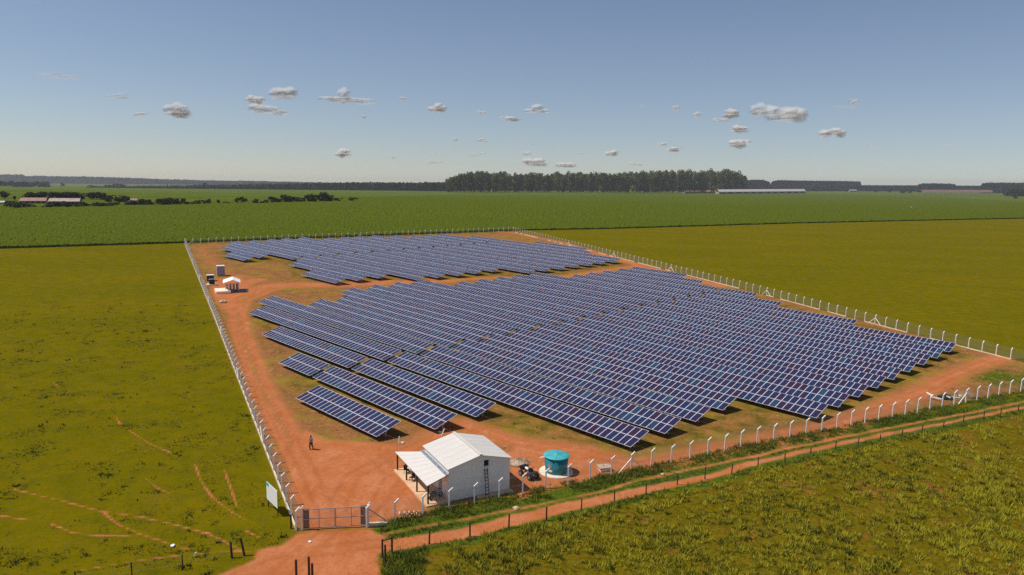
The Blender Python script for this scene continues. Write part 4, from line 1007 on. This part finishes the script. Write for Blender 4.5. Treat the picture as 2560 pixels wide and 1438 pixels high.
# ------------------------------------------------------------------ trees
def crown_mesh(name, seed, shape, nleaf, leaf, mat):
    r = np.random.default_rng(seed)
    if shape == 'euc':       # tall, narrow, several clumps up a stem
        cl = [((r.normal(0, 0.11), r.normal(0, 0.11), z), (0.14+0.08*r.random(), 0.11)) for z in np.linspace(0.17, 0.93, 13)]
    elif shape == 'round':
        cl = [((r.normal(0, 0.24), r.normal(0, 0.24), r.uniform(0.30, 0.80)), (0.24, 0.19)) for _ in range(13)]
    else:
        cl = [((r.normal(0, 0.26), r.normal(0, 0.26), r.uniform(0.14, 0.84)), (0.25, 0.17)) for _ in range(14)]
    V = np.zeros((nleaf, 4, 3)); T = np.zeros((nleaf, 4))
    ci = r.integers(0, len(cl), nleaf)
    for i in range(nleaf):
        (cx, cy, cz), (rx, rz_) = cl[ci[i]]
        d = r.normal(0, 1, 3); d /= np.linalg.norm(d); k = r.uniform(0.65, 1.05)
        c = np.array([cx+d[0]*rx*k, cy+d[1]*rx*k, cz+d[2]*rz_*k])
        a = r.normal(0, 1, 3); a /= np.linalg.norm(a); n_ = d+r.normal(0, 0.5, 3); n_ /= np.linalg.norm(n_)
        e1 = np.cross(n_, a); e1 /= np.linalg.norm(e1); e2 = np.cross(n_, e1)
        s = leaf*r.uniform(0.6, 1.4)
        V[i] = [c-e1*s, c-e2*s*0.7, c+e1*s, c+e2*s*0.7]; T[i] = np.clip(0.42+r.normal(0, 0.22)+0.22*(ci[i] % 3-1), 0, 1)
    return np_mesh(name, V.reshape(-1, 3), np.arange(nleaf*4, dtype=np.int32).reshape(-1, 4), mat, T.reshape(-1))
def trunk_mesh(name, seed, top, r0):
    rr_ = random.Random(seed); b = MB()
    b.tube([(0, 0, -0.03), (rr_.uniform(-.02, .02), 0, top*0.5), (rr_.uniform(-.03, .03), 0.01, top)], [r0, r0*0.7, r0*0.3], 6)
    for i in range(4):
        a = rr_.uniform(0, 6.28); z = top*rr_.uniform(0.35, 0.8); b.tube([(0, 0, z), (0.18*math.cos(a), 0.18*math.sin(a), z+0.14)], [r0*0.45, r0*0.15], 5)
    return b.mesh(name, 'trunk')
EUC = [(crown_mesh('crown', 100+i, 'euc', 620, 0.042, 'leaf_euc'), trunk_mesh('trunk', i, 0.85, 0.012)) for i in range(6)]
RND = [(crown_mesh('crown', 200+i, 'round', 560, 0.07, 'leaf'), trunk_mesh('trunk', i, 0.55, 0.03)) for i in range(5)]
BSH = [(crown_mesh('crown', 300+i, 'bush', 480, 0.08, 'leaf'), trunk_mesh('trunk', i, 0.35, 0.03)) for i in range(4)]
def tree(kind, loc, hgt, wid_, label, group, name='tree', cat='tree'):
    o = thing(name, label, cat, loc, random.uniform(0, 6.28), group)
    cm, tm = random.choice(kind)
    for me, nm in ((cm, 'crown'), (tm, 'trunk')):
        c = link(nm, me, o); c.scale = (wid_, wid_, hgt)
    return o
def pxm(p): return F_PX/math.hypot(p.x, p.y)      # photo pixels per metre there
# eucalyptus grove
gx_ = np.linspace(1122, 1856, 74)
top_y = lambda x: float(np.interp(x, [1110, 1120, 1150, 1200, 1300, 1420, 1500, 1600, 1700, 1820, 1850, 1866], [458, 449, 439, 434, 438, 436, 436, 434, 431, 431, 436, 448]))
for row in range(3):
    for x in gx_:
        x += random.uniform(-5, 5); p = at(x, 483.5-row*1.3+(0.5 if x > 1500 else -0.8))
        s = 1/pxm(p); hgt = (483-top_y(x))*s*random.uniform(0.84, 1.07)
        tree(EUC, p, hgt, hgt*0.66, 'tall eucalyptus tree standing in the long plantation on the horizon', 'eucalyptus trees of the plantation behind the crop field', 'eucalyptus_tree')
named = [
 (11, 497, 15, 20, 'dark tree at the far left edge near the farm sheds'), (37, 501, 9, 7, 'slim small tree right of the leftmost dark tree'),
 (272, 508, 17, 19, 'round dark tree in front of the second hedge row'), (300, 510, 20, 30, 'broad round dark tree, biggest of the left tree line'), (317, 508, 14, 14, 'small dark tree touching the broad round tree on its right'),
 (594, 509, 14, 13, 'left tree of the lone pair in the middle of the tree line'), (609, 508, 15, 13, 'right tree of the lone pair in the middle of the tree line'),
 (880, 504, 11, 18, 'lone bushy tree right of the tree line end'), (157, 468, 9, 6, 'lone slim tree on the far field edge at left'), (230, 470, 6, 12, 'low lone bush on the far field edge'), (512, 471, 13, 10, 'lone tree standing above the far dark forest edge'), (487, 471, 9, 9, 'small tree left of the lone tree at the forest edge')]
for x, yb, hp, wp_, lab in named:
    p = at(x, yb); s = 1/pxm(p); tree(RND, p, hp*s*1.1, wp_*s*0.95, lab, None)
def row_of(lst, label, group, kind=BSH):
    for i_, (x, yb, hp, wp_) in enumerate(sorted(lst)):
        p = at(x, yb); s = 1/pxm(p); tree(kind, p, hp*s*1.12, wp_*s*0.95, ORD[i_]+' from left: '+label, group)
row_of([(x, 498, 14, 22) for x in range(72, 205, 12)], 'dark hedge tree in the dense row behind the farm sheds', 'dense hedge row behind the farm sheds')
row_of([(228, 499, 14, 20), (240, 499, 15, 20), (253, 499, 14, 20), (262, 500, 13, 16)], 'dark hedge tree in the short clump right of the dense row', 'short clump right of the dense row')
row_of([(25, 520, 13, 18), (50, 521, 15, 26), (79, 520, 9, 16), (125, 520, 10, 26), (145, 519, 13, 26), (162, 519, 12, 24), (185, 519, 12, 22), (213, 518, 10, 22), (236, 518, 11, 16), (256, 518, 10, 24), (272, 517, 9, 18), (290, 515, 7, 16), (322, 515, 9, 20), (337, 515, 12, 22), (352, 514, 14, 22), (366, 514, 13, 20), (380, 514, 9, 16)], 'dark bush on the left edge of the crop below the sheds', 'bushes along the left crop edge')
row_of([(398, 514, 14, 20), (410, 514, 16, 22), (423, 513, 15, 22), (436, 513, 15, 20), (446, 513, 12, 14), (457, 513, 14, 13), (470, 513, 8, 14), (491, 512, 11, 18), (518, 511, 12, 15), (545, 510, 9, 8), (570, 510, 5, 12)], 'dark tree in the broken middle stretch of the crop edge', 'trees in the middle of the crop edge')
row_of([(640, 510, 11, 13), (654, 510, 7, 12), (667, 509, 8, 12), (680, 508, 14, 20), (697, 508, 11, 16), (712, 507, 17, 20), (724, 507, 16, 18), (735, 506, 12, 14), (746, 506, 13, 16), (760, 506, 10, 12), (772, 506, 17, 20), (786, 506, 20, 18), (800, 505, 18, 20), (812, 505, 21, 20), (826, 505, 18, 22), (842, 504, 9, 16)], 'dark tree in the thick right end of the tree line', 'trees at the thick right end of the tree line')
row_of([(x, 468, 9+3*random.random(), 11) for x in range(2, 128, 7)], 'small dark tree in the hazy row under the left hills', 'hazy tree row under the left hills')
row_of([(266, 469, 6, 7), (275, 470, 7, 8), (284, 470, 8, 8), (293, 470, 9, 8), (302, 470, 8, 8), (310, 470, 7, 7)], 'tiny dark tree in the small far clump', 'small far clump of trees')
row_of([(2020, 478, 12, 20), (2034, 478, 15, 26), (2048, 478, 17, 28), (2062, 478, 14, 24), (2075, 478, 10, 18), (2118, 479, 10, 16), (2141, 476, 13, 17), (2225, 483, 10, 10), (2259, 484, 9, 11), (2275, 485, 9, 9), (2190, 481, 6, 9), (2526, 491, 16, 20), (2541, 491, 19, 24), (2556, 491, 16, 20), (2537, 497, 7, 8)], 'dark bushy tree near the far barns on the right', 'bushy trees near the right barns')

# far forest bands and hills
def band(name, label, prof, base, depth, mat, step=3.0, rough=1.2, kind='stuff', cat='forest', layers=7, dist=None):
    """prof: (px, top py); the wood stands on the ground met at base py"""
    xs_ = np.arange(prof[0][0], prof[-1][0]+step, step); n = len(xs_)
    tp = np.interp(xs_, [p[0] for p in prof], [p[1] for p in prof])
    V = np.zeros((layers+1, n, 3))
    for i, (x_, t_) in enumerate(zip(xs_, tp)):
        by = base if not callable(base) else base(x_)
        p = at(x_, by); a0 = p.x/p.y; D0 = dist or p.y
        if dist: d_ = ray(x_, t_); a0 = d_.x/d_.y
        dt = ray(x_, t_); zt = CAM_H+dt.z/dt.y*(D0+depth*0.35)
        hgt = zt-tz(a0*(D0+depth*0.35), D0+depth*0.35)
        for l in range(layers+1):
            f = l/layers; yy = D0+depth*max(0, (f-0.3)/0.7)*1.0
            hz_ = hgt*min(1.0, (f/0.3))**0.6 if f < 0.3 else hgt
            jz = random.gauss(0, 1)*rough if l > 0 else 0
            V[l, i] = (a0*yy, yy+random.gauss(0, 1)*rough, tz(a0*yy, yy)+max(-2, hz_+jz) if l else tz(a0*yy, yy)-3)
    ii, jj = np.meshgrid(np.arange(layers), np.arange(n-1), indexing='ij')
    q_ = np.stack([ii*n+jj, ii*n+jj+1, (ii+1)*n+jj+1, (ii+1)*n+jj], -1).reshape(-1, 4)
    me = np_mesh(name, V.reshape(-1, 3), q_, mat)
    return tag(link(name, me), label, cat if kind == 'stuff' else None, kind=kind)
band('forest', 'dark hazy forest on the plain left of the plantation', [(215, 468.5), (300, 467), (420, 466), (560, 463), (660, 461), (760, 459), (900, 457.5), (1040, 458), (1130, 456)], lambda x: 469.5+(x-215)/915*9, 500, 'forest', 3, 2.0)
band('forest', 'dark wood directly right of the plantation', [(1852, 462), (1858, 452), (1880, 450), (1905, 450), (1922, 455), (1926, 462)], 477, 250, 'forest', 1.5, 1.2)
band('forest', 'flat topped dark plantation block on the right horizon', [(1926, 458), (1930, 453), (1945, 451), (2000, 452), (2100, 453), (2149, 454), (2152, 463)], 476.5, 300, 'forest', 1.5, 1.2)
band('forest', 'long low dark wood along the right horizon', [(1860, 466), (2000, 465), (2150, 463.5), (2300, 464), (2500, 465), (2700, 466)], lambda x: 477+(x-1860)/840*4, 260, 'forest', 2.5, 1.0)
band('forest', 'small raised wood above the right barns', [(2292, 465), (2298, 461), (2310, 459.5), (2350, 459), (2384, 460.5), (2392, 465)], 472, 350, 'forest_far', 2, 1.5, dist=3800)
band('forest', 'raised wood at the right edge of the horizon', [(2450, 466), (2456, 459), (2470, 457.5), (2600, 457.5), (2700, 458)], 473, 350, 'forest_far', 2, 1.5, dist=3600)
band('hills', 'long hazy wooded ridge on the left horizon', [(-200, 439), (0, 437.5), (55, 437), (66, 441.5), (90, 440.5), (280, 444), (420, 449), (560, 452.5), (640, 453), (760, 456), (900, 459.5), (1150, 462)], lambda x: 465.5+(x+200)/1350*4, 1500, 'forest_far', 6, 2.5, kind='structure', dist=5600)

# ------------------------------------------------------------------ far buildings
def barn(name, label, x0, x1, yb, hp, cat='barn', roofm='barnroof', depth=14, nwin=6, open_=False, slope=0.35):
    a = at(x0, yb); c = at(x1, yb); s = 1/pxm(a); d = c-a; L = d.length; hh = hp*s
    o = thing(name, label, cat, a, math.atan2(d.y, d.x))
    wh = hh*0.5
    if not open_:
        b = MB(); b.box((L/2, depth/2, wh/2), (L, depth, wh)); b.build('wall', 'barnwall', o)
    npn = max(3, int(L/max(8, L/14)))
    for side in (0, 1):
        for i in range(npn):
            xa = L*i/npn; xb_ = L*(i+1)/npn-0.1
            b = MB(); y0, y1 = (-1.0, depth/2) if side == 0 else (depth+1.0, depth/2)
            b.quad((xa, y0, wh), (xb_, y0, wh), (xb_, y1, hh), (xa, y1, hh)); b.quad((xa, y0, wh-0.2), (xa, y1, hh-0.2), (xb_, y1, hh-0.2), (xb_, y0, wh-0.2)); b.build('roof_panel', roofm, o)
    for i in range(nwin):
        x = L*(i+0.5)/nwin
        if open_: b = MB(); b.box((x, 0.2, wh/2), (0.5, 0.5, wh)); b.build('pillar', 'barnwall', o)
        else: b = MB(); b.box((x, -0.08, wh*0.5), (L/nwin*0.6, 0.12, wh*0.5)); b.build('window', 'black', o)
    return o
barn('barn', 'very long white roofed poultry barn in front of the plantation', 1797, 2014, 485.5, 11, nwin=12)
barn('barn', 'long low brownish shed left of the white poultry barn', 1712, 1796, 483.5, 7, roofm='barnroof_red', nwin=6)
barn('barn', 'open cattle shed with a pale roof at the right horizon', 2305, 2482, 488, 11.5, roofm='barnroof_red', nwin=14, open_=True)
barn('barn', 'long reddish roofed shed at the left farm', 48, 116, 509, 11, roofm='barnroof_red', nwin=5)
barn('barn', 'long pinkish and white roofed shed right of the first left shed', 120, 200, 510, 11, roofm='barnroof_mix', nwin=7)
barn('house', 'white farmhouse half hidden at the left end of the plantation', 1082, 1106, 477, 12, 'house', 'barnroof_red', 8, 3)
barn('house', 'small tan roofed house behind the left bushes', 326, 344, 505, 7, 'house', 'barnroof_red', 8, 2)
barn('house', 'small white building among the right bushes', 2124, 2142, 480, 5.5, 'house', 'barnroof', 6, 2)
barn('shed', 'small tan shed at the left edge of the picture', -6, 12, 509, 5, 'shed', 'barnroof', 6, 2)
for i, x in enumerate((1706.5, 1711.5)):
    p = at(x, 484); s = 1/pxm(p); o = thing('silo', ['left', 'right'][i]+' white feed silo of the pair beside the low shed', 'silo', p, 0, 'pair of feed silos')
    b = MB(); b.lathe([(1.6*s, 1.5*s), (1.7*s, 2*s), (1.7*s, 9*s)], n=12); b.build('body', 'plastic_white', o, True)
    b = MB(); b.lathe([(1.75*s, 9*s), (0.2*s, 11*s)], n=12); b.build('roof', 'plastic_white', o, True)
p = at(2279, 521); o = thing('white_box', 'small white marker standing alone in the crop on the right', 'marker', p)
b = MB(); b.box((0, 0, 1.4), (1.3, 0.5, 1.1)); b.build('board', 'plastic_white', o); b = MB(); b.box((0, 0, 0.5), (0.15, 0.15, 1.2)); b.build('leg', 'post_wood', o)

# ------------------------------------------------------------------ clouds
def cloud_mat(name, dens):
    m, nt, b = new_mat(name); N = nt.nodes; L = nt.links
    b.inputs['Base Color'].default_value = (1.0, 0.965, 0.94, 1); b.inputs['Roughness'].default_value = 1; b.inputs['Specular IOR Level'].default_value = 0
    tl = N.new('ShaderNodeBsdfTranslucent'); tl.inputs['Color'].default_value = (1.0, 0.97, 0.95, 1)
    un = up_normal(nt, 3.0); L.new(un, b.inputs['Normal']); L.new(un, tl.inputs['Normal'])
    m1 = N.new('ShaderNodeMixShader'); m1.inputs[0].default_value = 0.4; L.new(b.outputs[0], m1.inputs[1]); L.new(tl.outputs[0], m1.inputs[2])
    tp = N.new('ShaderNodeBsdfTransparent'); lw_ = N.new('ShaderNodeLayerWeight'); lw_.inputs['Blend'].default_value = 0.5
    mr = N.new('ShaderNodeMapRange'); mr.inputs[1].default_value = 0.35; mr.inputs[2].default_value = 0.95; mr.inputs[3].default_value = dens; mr.inputs[4].default_value = 0.0
    mr.interpolation_type = 'SMOOTHSTEP'
    m2 = N.new('ShaderNodeMixShader'); L.new(lw_.outputs['Facing'], mr.inputs[0]); L.new(mr.outputs[0], m2.inputs[0]); L.new(tp.outputs[0], m2.inputs[1]); L.new(m1.outputs[0], m2.inputs[2])
    L.new(m2.outputs[0], N['Material Output'].inputs['Surface']); return m
CM = [cloud_mat('cloud_dense', 0.19), cloud_mat('cloud_mid', 0.085), cloud_mat('cloud_thin', 0.04)]
ico = None
def icosphere(sub=3):
    bm_ = __import__('bmesh').new(); __import__('bmesh').ops.create_icosphere(bm_, subdivisions=sub, radius=1.0)
    v = np.array([x.co[:] for x in bm_.verts]); bm_.verts.ensure_lookup_table(); f = np.array([[q_.index for q_ in x.verts] for x in bm_.faces]); bm_.free(); return v, f
IV, IF = icosphere(3)
def cloud(px, py, w, h_, dens, label, lobes=None):
    d = ray(px, py).normalized(); D = min(62000.0, 1150/math.tan((462-py)/F_PX)); c = Vector((0, 0, CAM_H))+d*D; s = D/F_PX*1.0
    r = np.random.default_rng(int(px*7+py)); VV = []; FF = []
    if lobes is None:
        lobes = [(r.uniform(-0.36, 0.36), r.uniform(-0.12, 0.22), r.uniform(0.18, 0.30), r.uniform(0.22, 0.38)) for _ in range(5)]
        lobes.append((0, -0.12, 0.42, 0.26)); lobes.append((0.05, 0.12, 0.28, 0.34))
    rtv = np.array([rt0.x, rt0.y, rt0.z])
    for lx, lz, lr, lh in lobes:
        ph = r.uniform(0, 6, 6)
        bump = 1+0.10*np.sin(IV[:, 0]*5+ph[0])*np.sin(IV[:, 2]*6+ph[1])+0.06*np.sin(IV[:, 1]*11+ph[2]+IV[:, 2]*9)+0.05*np.sin(IV[:, 0]*15+ph[3])*np.sin(IV[:, 2]*13+ph[4])
        v = IV*bump[:, None]*np.array([lr*w*s, lr*w*s, lh*h_*s])+np.array([lx*w*s, r.uniform(-0.1, 0.1)*w*s, lz*h_*s])
        cen = v.mean(0)
        for k_ in (1.0, 0.78):
            FF.append(IF+len(VV)*len(IV)); VV.append(cen+(v-cen)*k_)
    me = np_mesh('cloud', np.vstack(VV), np.vstack(FF), CM[dens], smooth=True)
    o = link('cloud', me); o.location = c; tag(o, label, 'cloud', 'small cumulus clouds above the horizon')
CL = [
 (450, 281, 70, 40, 0, 'compact white cloud alone in the left part of the sky', None),
 (710, 234, 70, 32, 0, 'highest rounded white cloud, above the two-lobed one', [(-0.22, 0, 0.3, 0.5), (0.2, 0.02, 0.3, 0.5), (0, 0, 0.4, 0.42)]),
 (638, 252, 42, 24, 0, 'small round cloud resting on the long tilted one', None),
 (666, 276, 92, 32, 0, 'tilted long cloud under the highest rounded one', [(-0.25, 0.15, 0.25, 0.4), (0.05, 0, 0.36, 0.4), (0.3, -0.12, 0.22, 0.28)]),
 (866, 244, 132, 32, 0, 'flat cloud with a raised hump in the middle', [(-0.05, 0.15, 0.13, 0.6), (-0.33, -0.12, 0.2, 0.2), (0.25, -0.22, 0.28, 0.3), (0, -0.2, 0.3, 0.24), (-0.15, -0.15, 0.25, 0.25)]),
 (1006, 248, 26, 12, 1, 'tiny wisp right of the humped flat cloud', None), (910, 293, 20, 11, 1, 'tiny puff below the humped flat cloud', None),
 (1093, 273, 54, 28, 0, 'small domed cloud just left of the middle', None), (1203, 283, 38, 12, 1, 'thin wisp right of the small domed cloud', None),
 (1276, 298, 56, 16, 0, 'low flat cloud below the bright flat-based dome', None), (1343, 274, 70, 24, 0, 'bright flat-based dome cloud in the middle of the sky', [(0, 0.1, 0.26, 0.5), (-0.22, -0.15, 0.26, 0.28), (0.24, -0.15, 0.24, 0.28)]),
 (860, 384, 52, 28, 0, 'small dome cloud low over the left crop field', None), (982, 394, 16, 7, 1, 'tiny fleck right of the low left dome', None),
 (347, 287, 38, 13, 1, 'faint wisp left of the compact white cloud', None), (292, 243, 50, 20, 2, 'very faint smear at upper left', None), (135, 191, 90, 16, 2, 'pale streak high at the left edge', None),
 (1138, 350, 20, 13, 1, 'tiny puff above the left end of the plantation', None), (1208, 352, 26, 14, 1, 'tiny puff second from the left above the plantation', None),
 (1193, 389, 42, 18, 2, 'faint puff low over the left of the plantation', None), (1086, 408, 42, 16, 2, 'faint flat wisp left of the plantation top', None), (1096, 383, 34, 8, 2, 'faint streak above the flat wisp', None),
 (1320, 385, 28, 15, 1, 'small puff over the plantation, above the bright low cloud', None), (1340, 408, 66, 28, 0, 'bright ragged cloud just above the plantation', None), (1412, 414, 56, 18, 0, 'flat cloud right of the bright ragged one', None),
 (1529, 385, 40, 18, 0, 'small cloud over the middle of the plantation', None), (1594, 411, 42, 13, 1, 'flat wisp low over the plantation middle', None), (1452, 385, 20, 11, 2, 'faint puff between the two low plantation clouds', None),
 (1652, 363, 34, 14, 1, 'left puff of the small stepped pair', None), (1679, 374, 46, 15, 0, 'right lower puff of the small stepped pair', None),
 (1691, 271, 28, 17, 1, 'faint puff left of the tilted small cloud', None), (1740, 288, 30, 16, 1, 'tilted small cloud before the big cluster', None), (1607, 266, 16, 9, 2, 'faint dot high right of centre', None),
 (1829, 287, 56, 26, 0, 'soft cloud left of the biggest cloud', None), (1808, 302, 52, 13, 1, 'thin tail under the soft cloud', None), (1852, 326, 56, 24, 0, 'oval cloud below the soft cloud', None), (1846, 361, 52, 28, 0, 'ragged cloud lowest of the stacked three', None),
 (1950, 284, 140, 46, 0, 'biggest cloud, long and lumpy, right of centre', [(-0.33, 0.18, 0.16, 0.36), (-0.12, 0.08, 0.18, 0.36), (0.08, 0, 0.2, 0.36), (0.28, -0.02, 0.2, 0.40), (0.1, -0.2, 0.34, 0.25), (-0.36, -0.02, 0.12, 0.22), (0.34, -0.1, 0.15, 0.36)]),
 (2082, 332, 58, 27, 0, 'white cloud right of and below the biggest cloud', None), (2112, 268, 80, 10, 2, 'thin pink streak right of the biggest cloud', None), (2138, 256, 28, 16, 1, 'small knob on the end of the pink streak', None),
 (1928, 366, 22, 11, 2, 'faint dot right of the lowest stacked cloud', None), (2172, 363, 28, 8, 2, 'faint fleck right of the white cloud', None), (2382, 367, 28, 8, 2, 'faintest fleck far to the right', None)]
for c_ in CL: cloud(*c_)

# ------------------------------------------------------------------ haze
hb = MB(); hb.box((0, 3900, -165+43), (20000, 9600, 420-90)); 
_sx, _sy = 0.0188, -0.030
hb.v = [(x_, y_, z_+CAM_H+_sx*x_+_sy*y_) for x_, y_, z_ in hb.v]
hm = bpy.data.materials.new('haze'); hm.use_nodes = True; hn = hm.node_tree; hn.nodes.clear()
ho = hn.nodes.new('ShaderNodeOutputMaterial'); hv_ = hn.nodes.new('ShaderNodeVolumePrincipled'); hn.links.new(hv_.outputs[0], ho.inputs['Volume'])
hv_.inputs['Density'].default_value = 0.00006; hv_.inputs['Color'].default_value = (0.93, 0.95, 1.0, 1); hv_.inputs['Anisotropy'].default_value = 0.2
hz = hb.build('haze', hm); tag(hz, 'thin pale haze lying over the whole plain', kind='stuff')
